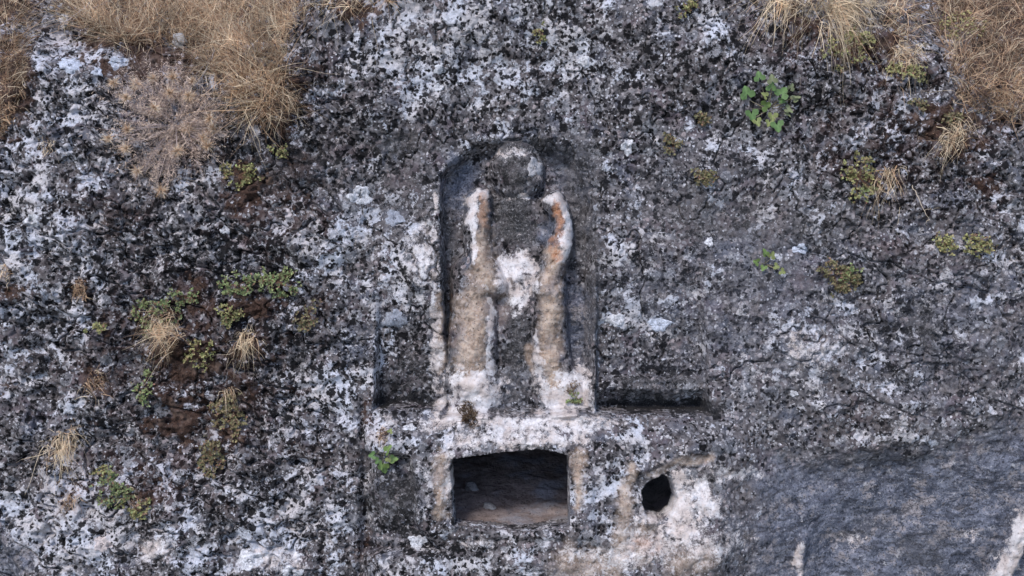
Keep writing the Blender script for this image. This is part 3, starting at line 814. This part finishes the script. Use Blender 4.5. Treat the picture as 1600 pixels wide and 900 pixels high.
def grass_tuft(px, py, rad, n, label, length=0.16, pale=0.5, brown=0.15, droop=0.9, name="grass_tuft", group=None, width=0.0022, fan=(0, 0), tone=1.0):
    c, nr = at(px, py)
    r = rad / K
    a, q = rng.random(n) * 2 * np.pi, np.sqrt(rng.random(n)) * r * 0.7
    w1, w2 = rng.random(2) * 6.28
    q = q * (1 + 0.35 * np.sin(2 * a + w1) + 0.25 * np.sin(5 * a + w2))
    t1 = norm(np.cross(nr, [1.0, 0.1, 0.0])); t2 = np.cross(nr, t1)
    off = t1 * (np.cos(a) * q)[:, None] + t2 * (np.sin(a) * q)[:, None]
    rp, rn = at_many(px + np.cos(a) * q * K, py + np.sin(a) * q * K)
    cushion = name == "moss_cushion"
    root = rp + EN * 0.010 if cushion else rp - rn * 0.008
    d = nr * 0.7 + norm(off + 1e-6) * rng.uniform(-0.3, 0.6, (n, 1)) + UPW * 0.15 + rng.normal(0, 0.35, 3) + rng.normal(0, 0.45, (n, 3)) + EX * fan[0] + EU * fan[1]
    if cushion: d = d + EN * 1.2
    L = rng.uniform(0.3, 1.1, n) * length
    bend = DOWN * rng.uniform(0.5, 1.5, (n, 1)) * droop + rng.normal(0, 0.25, (n, 3))
    data = ribbons(root, d, L, rng.uniform(0.6, 1.3, n) * width, bend, straw(n, pale, brown) * tone, 6, 0.17)
    root_e = empty(name, c)
    tag(root_e, label, "grass", group)
    add_mesh("dry_blades", data, STRAW, root_e, c)["kind"] = "stuff"
    if n < 20: return root_e
    m = max(8, n // 8)                                         # the dead thatch at its heart
    a, q = rng.random(m) * 2 * np.pi, np.sqrt(rng.random(m)) * r * 0.6
    rt = at_many(px + np.cos(a) * q * K, py + np.sin(a) * q * K)[0] - nr * 0.006
    add_mesh("thatch", ribbons(rt, rng.normal(0, 1, (m, 3)) + nr * 0.6, rng.uniform(0.3, 0.6, m) * length, np.full(m, width * 1.4), DOWN * 0.4 + rng.normal(0, 0.3, (m, 3)),
                               straw(m, 0.1, 0.7) * tone, 3, 0.1), STRAW, root_e, c)["kind"] = "stuff"
    return root_e

def leafy_bits(centers, normals, size, tone, per=7):
    """rosettes of small fleshy leaves: each leaf a folded six-sided blade"""
    out = []
    n = len(centers)
    for k in range(per):
        a = 2 * np.pi * k / per + rng.random(n) * 0.8
        t1 = norm(np.cross(normals, rng.normal(0, 1, (n, 3)))); t2 = np.cross(normals, t1)
        out_dir = t1 * np.cos(a)[:, None] + t2 * np.sin(a)[:, None]
        d = norm(out_dir + normals * rng.uniform(0.1, 1.1, (n, 1)))
        sd_ = norm(np.cross(d, normals + 0.01))
        up = np.cross(sd_, d)
        L = (size * rng.uniform(0.6, 1.3, n))[:, None]
        w = L * 0.30
        b = centers + d * L * 0.12
        v = np.stack([b, b + d * L * .4 - sd_ * w + up * w * .3, b + d * L * .8 - sd_ * w * .75 + up * w * .2, b + d * L,
                      b + d * L * .8 + sd_ * w * .75 + up * w * .2, b + d * L * .4 + sd_ * w + up * w * .3,
                      b + d * L * .5 - up * w * .35], 1)
        f = np.array([[0, 1, 2, 6], [6, 2, 3, 4], [0, 6, 4, 5]])
        faces = (np.arange(n)[:, None, None] * 7 + f[None]).reshape(-1, 4)
        c = np.where(rng.random((n, 1)) < 0.16, np.array([[0.22, 0.13, 0.09]]), tone) * rng.uniform(0.5, 1.45, (n, 1)) * (1 + rng.normal(0, 0.06, (n, 3)))
        cc = np.repeat(np.concatenate([np.clip(c, 0.01, 1), np.ones((n, 1))], 1), 7, axis=0)
        out.append((v.reshape(-1, 3), faces, cc))
    return merge(out)

YG, GR, OL = np.array([0.31, 0.30, 0.135]), np.array([0.21, 0.25, 0.115]), np.array([0.21, 0.185, 0.10])
def sedum(px, py, rx, ry, n, label, tone=YG, size=0.016, group=None, name="stonecrop_plant", cat="plant"):
    c, nr = at(px, py)
    root_e = empty(name, c)
    tag(root_e, label, cat, group)
    n = int(n * 1.5); rx *= 1.15; ry *= 1.15
    # a few sprigs, each a little cluster of rosettes, on trailing stems
    ns = max(4, n // 5)
    sa, sr = rng.random(ns) * 2 * np.pi, np.sqrt(rng.random(ns))
    sx, sy = px + np.cos(sa) * sr * rx, py + np.sin(sa) * sr * ry
    k = rng.integers(0, ns, n)
    lx, ly = sx[k] + rng.normal(0, 4.0, n), sy[k] + rng.normal(0, 4.0, n)
    pts, nrm = at_many(lx, ly)
    lift = rng.uniform(0.004, 0.030, (n, 1))
    cen = pts + nrm * lift
    add_mesh("leaves", leafy_bits(cen, norm(nrm + 0.5 * UPW + rng.normal(0, 0.3, (n, 3))), np.full(n, size), tone), LEAF, root_e, c)["kind"] = "stuff"
    tips = cen[rng.permutation(n)[:max(ns, n // 2)]]
    d = tips - c
    L = np.linalg.norm(d, axis=1) + 1e-4
    near, _ = at_many(px + (sx - px) * 0.4, py + (sy - py) * 0.4)
    add_mesh("stems", ribbons(np.repeat(c[None], len(tips), 0), d, L, np.full(len(tips), 0.0018), nr[None] * 0.10 + rng.normal(0, .05, (len(tips), 3)),
                              np.tile(np.array([[0.16, 0.09, 0.06]]), (len(tips), 1)), 4, 0.03), STEM, root_e, c)
    return root_e

def grass_mat(name, poly, n, label, length=0.2, pale=0.4, brown=0.25, droop=0.6, up=0.45, width=0.0027):
    poly = np.array(poly, float)
    lo, hi = poly.min(0), poly.max(0)
    q = lo + rng.random((n * 3, 2)) * (hi - lo)
    sdv = poly_sdf(q[:, 0], q[:, 1], poly)
    cl = fbm(q[:, 0] / 22, q[:, 1] / 22, 301, 3)
    n = int(n * 0.72)
    q = q[(sdv + 8 * cl < -2) & (cl > -0.45 + rng.normal(0, 0.15, len(q)))][:n]
    pts, nrm = at_many(q[:, 0], q[:, 1])
    n = len(q)
    flow = np.stack([perlin(q[:, 0] / 45, q[:, 1] / 45, 310), perlin(q[:, 0] / 45, q[:, 1] / 45, 311)], 1)
    d = UPW * up + nrm * 0.6 + EX * (flow[:, :1] * 0.9) + rng.normal(0, 0.65, (n, 3))
    dark = np.clip(0.85 + 0.7 * fbm(q[:, 0] / 40, q[:, 1] / 40, 320, 2), 0.4, 1.4)[:, None]
    L = rng.uniform(0.35, 1.2, n) * length
    bend = DOWN * rng.uniform(0.0, 1.2, (n, 1)) * droop + EX * (flow[:, 1:] * 0.5) + rng.normal(0, 0.35, (n, 3))
    data = ribbons(pts - nrm * 0.01, d, L, rng.uniform(0.5, 1.3, n) * width, bend, straw(n, pale, brown) * dark, 6, 0.24)
    o = add_mesh(name, data, STRAW)
    tag(o, label, None, None, "stuff")
    return o

# ------------------------------------------------------------------ dry grass on the shelves
grass_mat("dry_grass", [(85, -60), (480, -60), (478, 30), (452, 60), (450, 130), (420, 200), (385, 180), (345, 130), (310, 110), (290, 70), (200, 75), (140, 55), (90, 30)],
          15000, "thick mat of tan dry grass spilling over the rock above the thistle bush", 0.26, 0.38, 0.25)
grass_mat("dry_grass", [(-60, -60), (48, -60), (50, 60), (42, 150), (10, 210), (-60, 235)], 5000, "brown dry grass filling the gully beside the sharp rock edge", 0.15, 0.25, 0.4)
grass_mat("dry_grass", [(1465, -60), (1680, -60), (1680, 210), (1600, 195), (1540, 185), (1490, 165), (1478, 90), (1450, 20)], 9000,
          "tangled orange-brown dry grass on the shelf beside the stepped rock edge", 0.2, 0.25, 0.4, 0.6, 0.35)
grass_mat("dry_grass", [(1190, -60), (1385, -60), (1380, 12), (1340, 22), (1250, 22), (1200, 12)], 3200, "pale yellow grass hanging over the upper lip of the cliff", 0.24, 0.75, 0.1, 1.3, 0.1)
grass_mat("dry_grass", [(1378, -60), (1440, -60), (1438, 20), (1430, 55), (1390, 60), (1380, 20)], 1500, "short brown grass in the cleft between two pale rock ribs", 0.2, 0.3, 0.35, 0.9, 0.2)
grass_mat("dry_grass", [(470, -60), (640, -60), (615, 8), (560, 16), (480, 14)], 1500, "thin fringe of straw grass along the cliff top above the lichen", 0.18, 0.5, 0.3, 0.9, 0.3)

# ------------------------------------------------------------------ separate tufts
grass_tuft(265, 515, 36, 420, "large pale hanging dead grass tuft among green stonecrop", 0.20, 0.6, 0.1, 1.0)
grass_tuft(385, 530, 24, 190, "compact straw grass tuft in a dark mossy hollow", 0.14, 0.7, 0.1, 1.2)
grass_tuft(100, 692, 32, 240, "pale combed straw tuft fanning down over white lichen", 0.19, 0.8, 0.05, 1.2, fan=(-0.3, -0.4))
grass_tuft(1495, 212, 34, 170, "pale curled grass tuft below the tangled orange-brown grass shelf", 0.22, 0.8, 0.05, 0.9)
grass_tuft(1388, 272, 24, 90, "thin bowed grass tuft beside yellow stonecrop", 0.19, 0.7, 0.1, 1.2)
grass_tuft(1412, 82, 36, 300, "drooping straw tuft in the cleft below the short brown grass", 0.22, 0.7, 0.15, 1.2)
grass_tuft(1310, 20, 40, 300, "long yellow tuft hanging from the upper lip of the cliff", 0.26, 0.85, 0.05, 1.6)
grass_tuft(448, 152, 22, 120, "small brown tuft at the lower edge of the tan grass mat", 0.13, 0.3, 0.4, 0.8)
grass_tuft(127, 452, 18, 260, "round russet cushion of dead moss grass on pale lichen", 0.055, 0.1, 0.45, 0.6, "moss_cushion")
grass_tuft(145, 598, 26, 180, "dull brown flattened grass on a mossy streak of rock", 0.10, 0.15, 0.5, 0.8)
grass_tuft(358, 612, 16, 90, "little tan tuft above yellow moss", 0.10, 0.5, 0.3, 0.9)
grass_tuft(598, 678, 14, 120, "tiny brown tuft at the edge of the stone ledge", 0.07, 0.3, 0.5, 1.0)
grass_tuft(733, 648, 22, 480, "dark dried moss clump on the pale worn stone under the carved leg", 0.05, 0.05, 0.6, 0.3, "moss_cushion", width=0.004, tone=0.3)
grass_tuft(893, 604, 14, 90, "small olive brown tuft on the pale stone by the carved foot", 0.06, 0.2, 0.5, 0.6, "moss_cushion", width=0.003, tone=0.5)
grass_tuft(112, 778, 22, 130, "sparse brown dead grass low on the lichened rock", 0.08, 0.2, 0.5, 0.8)
grass_tuft(75, 228, 18, 70, "tiny straw tuft on white lichen under the rock edge", 0.08, 0.7, 0.2, 0.8)
grass_tuft(10, 425, 16, 90, "yellowish moss tuft on the whitest lichened rock", 0.06, 0.6, 0.2, 0.6, "moss_cushion")
grass_tuft(1330, 60, 26, 80, "thin straw tuft with bowed blades under the upper lip", 0.18, 0.7, 0.1, 1.3)
grass_tuft(1455, 345, 8, 5, "a few single bowed straw stalks on speckled rock", 0.22, 1.0, 0.0, 0.5, "grass_stalk")
grass_tuft(205, 775, 22, 70, "wispy dead grass beside a green stonecrop cushion", 0.08, 0.4, 0.3, 0.8)

# ------------------------------------------------------------------ green plants
sedum(240, 492, 30, 22, 70, "green stonecrop beside the large pale hanging tuft", GR)
sedum(285, 462, 20, 10, 30, "small green stonecrop sprigs above the large hanging tuft", GR)
sedum(372, 445, 22, 12, 55, "dense light green stonecrop on the dark hollow's upper rim", GR * 1.1)
sedum(432, 440, 32, 20, 90, "widest light green stonecrop patch above the straw tuft hollow", GR * 1.15)
sedum(360, 492, 18, 14, 40, "yellow stonecrop sprigs in a brown moss hollow", YG)
sedum(480, 490, 18, 22, 36, "sparse olive stonecrop at the edge of grey lichen", OL)
sedum(318, 556, 22, 22, 40, "yellow stonecrop under the large hanging tuft", YG)
sedum(372, 275, 34, 14, 60, "yellow-green stonecrop below the thistle bush", YG)
sedum(435, 238, 14, 12, 22, "tiny pale sprigs on black lichen beside the thistle bush", YG * 1.1)
sedum(148, 510, 14, 8, 18, "tiny yellow sprigs on pinkish lichen", YG)
sedum(225, 605, 12, 22, 34, "bright green sprigs over maroon moss", GR * 1.2)
sedum(358, 650, 20, 32, 100, "yellow moss-like stonecrop in an upright streak on maroon moss", OL * 1.2)
sedum(330, 715, 18, 24, 70, "olive stonecrop low on the mossy streak", OL)
sedum(180, 765, 22, 22, 70, "round green stonecrop cushion low on the rock", GR)
sedum(165, 742, 10, 8, 18, "small yellow sprigs above the round green cushion", YG)
sedum(215, 790, 22, 12, 30, "yellow sprigs on dark moss below the round green cushion", YG)
sedum(1325, 78, 40, 26, 100, "yellow-green stonecrop under the hanging yellow grass", YG * 1.1)
sedum(1412, 112, 26, 10, 50, "yellow stonecrop cushion at the foot of the drooping cleft tuft", YG)
sedum(1340, 275, 22, 30, 90, "yellow stonecrop beside the thin bowed grass tuft", YG)
sedum(1352, 300, 8, 8, 16, "bright green sprigs at the foot of the yellow stonecrop", GR * 1.2)
sedum(1100, 190, 18, 10, 26, "dull green sprigs near the broad-leaved plant", OL)
sedum(1103, 273, 18, 9, 40, "flat yellow-green cushion on grey rock below the broad-leaved plant", OL)
sedum(1052, 228, 12, 12, 28, "small olive cushion between the niche and the broad-leaved plant", OL)
sedum(1305, 435, 32, 22, 80, "olive and brown rosette plant on dark grey rock", OL)
sedum(1330, 432, 12, 12, 24, "green sprigs at the side of the olive rosette plant", GR * 1.2)
sedum(1478, 382, 20, 9, 44, "yellow moss cushion on reddish lichen", YG)
sedum(1525, 384, 20, 10, 44, "yellow moss cushion with a drooping edge on black speckled rock", YG)
sedum(1070, 12, 16, 10, 26, "yellow sprigs on the upper cliff edge", YG)
sedum(848, 50, 8, 10, 14, "tiny yellow sprigs on lichen high above the niche", YG)
sedum(1500, 42, 36, 16, 70, "pale yellow flowering sprigs in the tangled grass shelf", YG * 1.35)
sedum(895, 630, 8, 10, 18, "bright green seedling on the pale stone by the carved foot", GR * 1.2)
sedum(1430, 165, 14, 8, 18, "olive moss beside the pale curled grass tuft", OL)
sedum(1485, 182, 12, 8, 24, "olive moss above the pale curled grass tuft", OL)

# broad-leaved plants: every leaf its own part
def leaf_mesh():
    """three-lobed leaf, folded along its midrib, base at the origin, tip along +x"""
    na = 21
    th = np.linspace(-2.75, 2.75, na)
    rad = 0.30 + 0.24 * np.abs(np.cos(1.65 * th)) ** 1.3 + 0.03 * np.cos(9 * th)
    v, f = [(0.42, 0.0, -0.05)], []
    for ring, q in enumerate((0.5, 1.0)):
        for t, r_ in zip(th, rad):
            x, y = 0.42 + q * r_ * math.cos(t), q * r_ * math.sin(t)
            v.append((x, y, 0.22 * abs(y) - 0.05 - 0.35 * max(x - 0.6, 0) ** 2 + 0.02 * math.sin(7 * t) * q))
    for k in range(na - 1):
        f += [[0, 1 + k, 2 + k], [1 + k, 1 + na + k, 2 + na + k], [1 + k, 2 + na + k, 2 + k]]
    return np.array(v), np.array(f)

LV, LF = leaf_mesh()
leaf_meshes = []
for k, tone in enumerate([(0.105, 0.185, 0.065), (0.14, 0.21, 0.065), (0.23, 0.26, 0.10), (0.19, 0.215, 0.12)]):
    leaf_meshes.append(make_mesh("leaf", LV, LF, LEAF, {"tint": np.concatenate([np.array(tone)[None] * (0.8 + 0.9 * np.clip(0.12 - np.abs(LV[:, 1:2]), 0, 1) / 0.12 * 0.5 + 0.25 * rng.random((len(LV), 1))), np.ones((len(LV), 1))], 1)}))

def broad_plant(px, py, leaves, label, name="broadleaf_plant"):
    c, nr = at(px, py)
    root_e = empty(name, c)
    tag(root_e, label, "plant")
    tips = []
    for (lx, ly, size, tone, dirx, diry) in leaves:
        p, n2 = at(lx, ly)
        p = p + n2 * rng.uniform(0.03, 0.08)
        o = link("leaf", leaf_meshes[tone], root_e)
        zx = Vector(EX * dirx + EU * diry + EN * rng.uniform(-0.1, 0.25)).normalized()
        nz = Vector(EN + rng.normal(0, 0.6, 3) + UPW * 0.5).normalized()
        yy = nz.cross(zx).normalized(); nz = zx.cross(yy)
        s = 1.08 * size / K * rng.uniform(0.8, 1.15)
        p = c + nr * 0.03 + (p - c - nr * 0.03) * 0.84
        o.matrix_local = __import__("mathutils").Matrix(((zx.x * s, yy.x * s, nz.x * s, p[0] - c[0]), (zx.y * s, yy.y * s, nz.y * s, p[1] - c[1]),
                                                       (zx.z * s, yy.z * s, nz.z * s, p[2] - c[2]), (0, 0, 0, 1)))
        tips.append(p)
    tips = np.array(tips)
    d = tips - (c - nr * 0.01)
    L = np.linalg.norm(d, axis=1)
    data = [ribbons(np.repeat((c - nr * 0.01)[None], len(tips), 0), d, L, np.full(len(tips), 0.0042), np.zeros((len(tips), 3)),
                    np.tile([[0.30, 0.26, 0.18]], (len(tips), 1)), 4, 0.02) for _ in range(2)]
    add_mesh("stems", merge(data), STEM, root_e, c)

broad_plant(1200, 172, [(1163, 155, 20, 0, -.3, .9), (1168, 168, 22, 0, .2, -1), (1182, 166, 16, 1, .8, .2), (1175, 182, 14, 2, .4, -.9), (1188, 128, 18, 0, -.2, .9),
                        (1206, 135, 18, 0, .1, 1), (1222, 140, 20, 0, .5, .7), (1217, 155, 16, 0, .9, -.1), (1232, 160, 14, 3, .8, -.4), (1244, 150, 16, 3, .6, .3),
                        (1210, 172, 15, 2, 0, -1), (1218, 184, 18, 0, .2, -1), (1228, 176, 12, 3, .7, -.5), (1198, 146, 13, 2, -.6, .4), (1240, 132, 13, 3, .4, .8),
                        (1212, 122, 14, 3, -.2, 1), (1250, 146, 11, 3, .9, .1), (1205, 186, 12, 2, -.3, -1)],
            "broad-leaved green plant rooted in a crack of the rock above the recessed panel")
broad_plant(1195, 412, [(1182, 412, 14, 1, -.9, .2), (1190, 406, 15, 1, -.3, .9), (1200, 408, 13, 2, .4, .8), (1206, 418, 13, 2, .9, -.3), (1214, 424, 11, 2, .9, -.5), (1192, 416, 10, 1, -.3, -.8)],
            "small bright green seedling with a few round leaves on dark rock")
broad_plant(600, 694, [(592, 704, 15, 0, -.8, -.1), (604, 702, 17, 1, .4, .5), (610, 708, 14, 1, .9, .1), (600, 716, 14, 1, -.2, -.9), (602, 728, 15, 1, .2, -1), (596, 712, 12, 0, -.6, -.6),
                       (608, 680, 10, 2, .4, .9), (606, 722, 12, 2, .6, -.8)], "bright green fern-like plant hanging below the tiny brown tuft at the ledge")

# ------------------------------------------------------------------ thistle bush
def thistle(px, py):
    c, nr = at(px, py)
    root_e = empty("thistle_bush", c)
    tag(root_e, "dry spiny thistle bush with pale star-shaped heads below the tan grass mat", "bush")
    heads = [(222, 132), (250, 128), (278, 132), (297, 130), (205, 158), (230, 172), (308, 152), (333, 182), (322, 200), (300, 212), (178, 220), (218, 232), (275, 246),
             (328, 232), (246, 262), (242, 282), (195, 140), (262, 158), (318, 168), (212, 205), (345, 214)]
    hp, hn = at_many([a for a, _ in heads], [b for _, b in heads])
    hp = hp + hn * rng.uniform(0.06, 0.16, (len(heads), 1))
    stems = []
    for rep in range(3):
        d = hp - c; L = np.linalg.norm(d, axis=1)
        stems.append(ribbons(np.repeat(c[None], len(hp), 0), d, L, np.full(len(hp), 0.0030), rng.normal(0, .04, (len(hp), 3)), np.tile([[0.34, 0.28, 0.27]], (len(hp), 1)) * rng.uniform(.7, 1.3, (len(hp), 1)), 6, 0.05))
    n = 620
    kk = rng.integers(0, len(heads), n); hx = np.array(heads, float)[kk]
    tx, ty = hx[:, 0] + rng.normal(0, 24, n), hx[:, 1] + rng.normal(0, 22, n)
    tp, tn = at_many(tx, ty); tp = tp + tn * rng.uniform(0.02, 0.13, (n, 1))
    mid = c + (tp - c) * rng.uniform(0.2, 0.7, (n, 1))
    d = tp - mid; L = np.linalg.norm(d, axis=1)
    stems.append(ribbons(mid, d, L, np.full(n, 0.0016), rng.normal(0, .15, (n, 3)), np.tile([[0.36, 0.29, 0.28]], (n, 1)) * rng.uniform(.6, 1.3, (n, 1)), 4, 0.05))
    add_mesh("stems", merge(stems), STEM, root_e, c)
    m = 15000                                                    # fine spiny leaflets round the twigs
    k = rng.integers(0, n, m); a = rng.random((m, 1))
    rt = mid[k] + d[k] * a + rng.normal(0, 0.006, (m, 3))
    add_mesh("spines", ribbons(rt, rng.normal(0, 1, (m, 3)), rng.uniform(0.008, 0.034, m), np.full(m, 0.0017), rng.normal(0, .3, (m, 3)),
                               np.where(rng.random((m, 1)) < .5, np.array([[0.72, 0.56, 0.45]]), np.array([[0.50, 0.40, 0.35]])) * rng.uniform(.7, 1.3, (m, 1)), 2, 0.0), SPINE, root_e, c)["kind"] = "stuff"
    for p, nn in zip(hp, hn):
        q = 170
        dd = norm(rng.normal(0, 1, (q, 3)) + nn * 0.8)
        s = rng.uniform(0.8, 1.25)
        col = np.where(rng.random((q, 1)) < .45, np.array([[0.80, 0.68, 0.54]]), np.array([[0.62, 0.43, 0.29]])) * rng.uniform(.75, 1.2, (q, 1))
        add_mesh("flower_head", ribbons(np.repeat(p[None], q, 0) + dd * 0.004, dd, rng.uniform(0.016, 0.056, q) * s, np.full(q, 0.0024), rng.normal(0, .15, (q, 3)), col, 2, 0.0), SPINE, root_e, c)
thistle(275, 196)

# ------------------------------------------------------------------ twigs
def tube(pts, r0, r1, sides=6):
    pts = np.array(pts, float)
    n = len(pts); v = []
    for i, p in enumerate(pts):
        d = norm(pts[min(i + 1, n - 1)] - pts[max(i - 1, 0)])
        a = norm(np.cross(d, [0.3, 0.2, 0.9])); b = np.cross(d, a)
        r = r0 + (r1 - r0) * i / (n - 1)
        for k in range(sides):
            t = 2 * math.pi * k / sides
            v.append(p + (a * math.cos(t) + b * math.sin(t)) * r)
    f = [[i * sides + k, i * sides + (k + 1) % sides, (i + 1) * sides + (k + 1) % sides, (i + 1) * sides + k] for i in range(n - 1) for k in range(sides)]
    return np.array(v), np.array(f)

def twig(label, main, sides_, r, tone):
    c, _ = at(*main[0])
    e = empty("dead_twig", c)
    tag(e, label, "twig")
    for nm, path, rr in [("branch", main, r)] + [("side_shoot", s, r * 0.6) for s in sides_]:
        p, n2 = at_many([a for a, _ in path], [b for _, b in path])
        p = p + n2 * np.linspace(0.03, 0.09, len(path))[:, None]
        t = np.linspace(0, len(path) - 1, 4 * len(path))
        p = np.stack([np.interp(t, np.arange(len(path)), p[:, i]) for i in range(3)], 1) + rng.normal(0, 0.003, (4 * len(path), 3))
        v, f = tube(p, rr, rr * 0.4)
        add_mesh(nm, (v, f, np.tile([*tone, 1.0], (len(v), 1))), STEM, e, c)
twig("pale forked dead twig lying over white lichen beside the tan grass mat", [(96, 47), (112, 38), (135, 22), (158, 8), (172, -5)], [[(112, 38), (140, 28), (175, 20)], [(135, 22), (128, 8), (122, -6)]], 0.0055, (0.36, 0.31, 0.30))
twig("dark crooked branch buried in the tan grass mat", [(322, 48), (350, 53), (368, 50), (382, 40), (388, 28)], [[(368, 50), (372, 60), (380, 66)]], 0.007, (0.11, 0.075, 0.065))
twig("grey bundle stalk leaning from the thistle bush into the grass mat", [(314, 150), (322, 128), (330, 108), (335, 92)], [[(318, 150), (328, 120), (338, 100)], [(310, 148), (316, 124), (325, 100)]], 0.005, (0.26, 0.24, 0.25))
twig("single thin pale stalk lying across the rock below the bowed tuft", [(1420, 292), (1432, 310), (1444, 326), (1452, 334)], [[(1444, 326), (1450, 326)]], 0.0028, (0.50, 0.42, 0.33))

# ------------------------------------------------------------------ lichen rosettes and stones
def rosette(px, py, r, tone, label, squash=1.0, group=None):
    nr_, na = 7, 30
    ph = rng.random(4) * 6.28
    xs, ys, lift = [px], [py], [0.006]
    for i in range(1, nr_ + 1):
        for k in range(na):
            t = 2 * math.pi * k / na
            rr = r * (1 + 0.16 * math.sin(3 * t + ph[0]) + 0.12 * math.sin(5 * t + ph[1]) + 0.09 * math.sin(9 * t + ph[2]) + rng.normal(0, 0.03)) * i / nr_
            xs.append(px + rr * math.cos(t)); ys.append(py + rr * math.sin(t) * squash)
            lift.append(-0.004 if i == nr_ else 0.005 + 0.003 * (i % 2) + rng.normal(0, 0.0008))
    p, n2 = at_many(xs, ys)
    v = p + EN * np.array(lift)[:, None]
    c, _ = at(px, py)
    f = [[0, 1 + k, 1 + (k + 1) % na, 1 + (k + 1) % na] for k in range(na)]
    quads_ = [[1 + i * na + k, 1 + i * na + (k + 1) % na, 1 + (i + 1) * na + (k + 1) % na, 1 + (i + 1) * na + k] for i in range(nr_ - 1) for k in range(na)]
    me = bpy.data.meshes.new("lichen_patch")
    me.from_pydata([tuple(a - c) for a in v], [], [tuple(a[:3]) for a in f] + [tuple(a) for a in quads_])
    a = me.attributes.new("tint", 'FLOAT_COLOR', 'POINT')
    a.data.foreach_set("color", np.tile([*tone, 1.0], len(v)).astype(np.float32))
    me.polygons.foreach_set("use_smooth", np.full(len(me.polygons), True))
    me.materials.append(LICHEN)
    o = link("lichen_patch", me)
    o.location = Vector(c)
    tag(o, label, "lichen", group)

WB, WW, GB = (0.50, 0.54, 0.64), (0.60, 0.60, 0.64), (0.29, 0.31, 0.37)
for px, py, r, tone, lab, sq in [
        (616, 341, 15, GB, "round blue-grey lichen rosette on the rock level with the carved arms", .85),
        (617, 499, 20, GB, "grey-blue lobed lichen rosette on the narrow recessed panel", .7),
        (563, 306, 19, WW, "bright white ragged lichen patch beside the niche arch", .8),
        (110, 102, 18, WB, "largest smooth white lichen patch near the forked twig", .7),
        (152, 113, 9, WB, "small oval mint-white lichen disc by the largest smooth white patch", .75),
        (185, 98, 16, WB, "lobed white lichen patch beneath the soil of the grass mat", .6),
        (100, 32, 9, WW, "white lichen blot on the sharp rock edge by the forked twig", 1.2),
        (686, 109, 9, WW, "round white lichen spot above the niche", .9),
        (685, 137, 8, WW, "squarish pale lichen spot just below the round white spot", .8),
        (912, 96, 9, WW, "white lichen spot high above the carved head", 1.0),
        (980, 230, 9, WW, "bright white lichen spot near the shoulder of the niche arch", 1.5),
        (1030, 507, 18, WB, "pale lobed lichen on the recessed panel with the stepped foot", .6),
        (962, 500, 15, WW, "smeared white lichen near the niche side on the stepped panel", .7),
        (1250, 389, 13, WB, "white-blue lichen blot on dark rock near the small seedling", .6),
        (1108, 378, 7, WW, "small white lichen dot on dark rock beside the stepped panel", 1.1),
        (50, 345, 12, WW, "creamy white lichen disc on the whitest rock", .9),
        (352, 360, 8, WW, "lone bright lichen dot on maroon and black rock", .8),
        (160, 850, 14, (0.58, 0.50, 0.49), "pinkish white flaking lichen patch at the foot of the rock", .9),
        (390, 875, 20, WW, "large white lichen patch at the foot of the rock", .8),
        (455, 895, 18, WW, "broad white lichen smear beside the large white foot patch", .6),
        (640, 668, 11, WW, "white lichen stain on the ledge end", .5),
        (652, 846, 14, WW, "bright white blot below the slot beside the tomb doorway", .8),
        (1240, 615, 7, WW, "small cream lichen spot under the smooth pale rock", .7),
        (835, 262, 12, (0.52, 0.50, 0.52), "pale worn lichen blot on the cheek of the carved head", 1.2)]:
    rosette(px, py, r, tone, lab, sq)

def stone(px, py, size, label, name, pos=None, mat=PEBBLE, squash=0.6):
    c = pos if pos is not None else at(px, py)[0]
    me = bpy.data.meshes.new(name)
    import bmesh
    bm = bmesh.new()
    bmesh.ops.create_icosphere(bm, subdivisions=4, radius=1.0)
    for v in bm.verts:
        n_ = 1 + 0.22 * math.sin(2.3 * v.co.x + 1.1 + 1.7 * v.co.y) + 0.12 * math.sin(5 * v.co.z + 3 * v.co.x) + 0.05 * math.sin(11 * v.co.y + 7 * v.co.z)
        v.co = Vector((v.co.x * n_ * size, v.co.y * n_ * size * 0.8, v.co.z * n_ * size * squash))
    for f in bm.faces: f.smooth = True
    bm.to_mesh(me); bm.free()
    me.materials.append(mat)
    o = link(name, me)
    o.location = Vector(c)
    tag(o, label, "stone")
    return o

def floor_point(px, py):
    d = ((px - 800) / K) * EX + ((450 - py) / K) * EU - DIST * EN
    o = EN * DIST
    t = (zf + 0.012 - o[2]) / d[2]
    return o + d * t
stone(0, 0, 0.045, "flat pale pebble lying on the floor of the dark tomb chamber", "pebble", floor_point(764, 791), PEBBLE, 0.4)
stone(0, 0, 0.05, "dark rounded stone on the chamber floor behind the pale pebble", "pebble", floor_point(736, 762), WALLS, 0.8)
q, qn = at(279, 67)
stone(0, 0, 0.055, "lichen-white stone half buried where the grass mat meets the rock", "stone", q + qn * 0.02, PEBBLE, 0.8)
print("tris", sum(sum(len(p.vertices) - 2 for p in m.polygons) if len(m.polygons) < 50000 else len(m.polygons) * 2 for m in bpy.data.meshes))
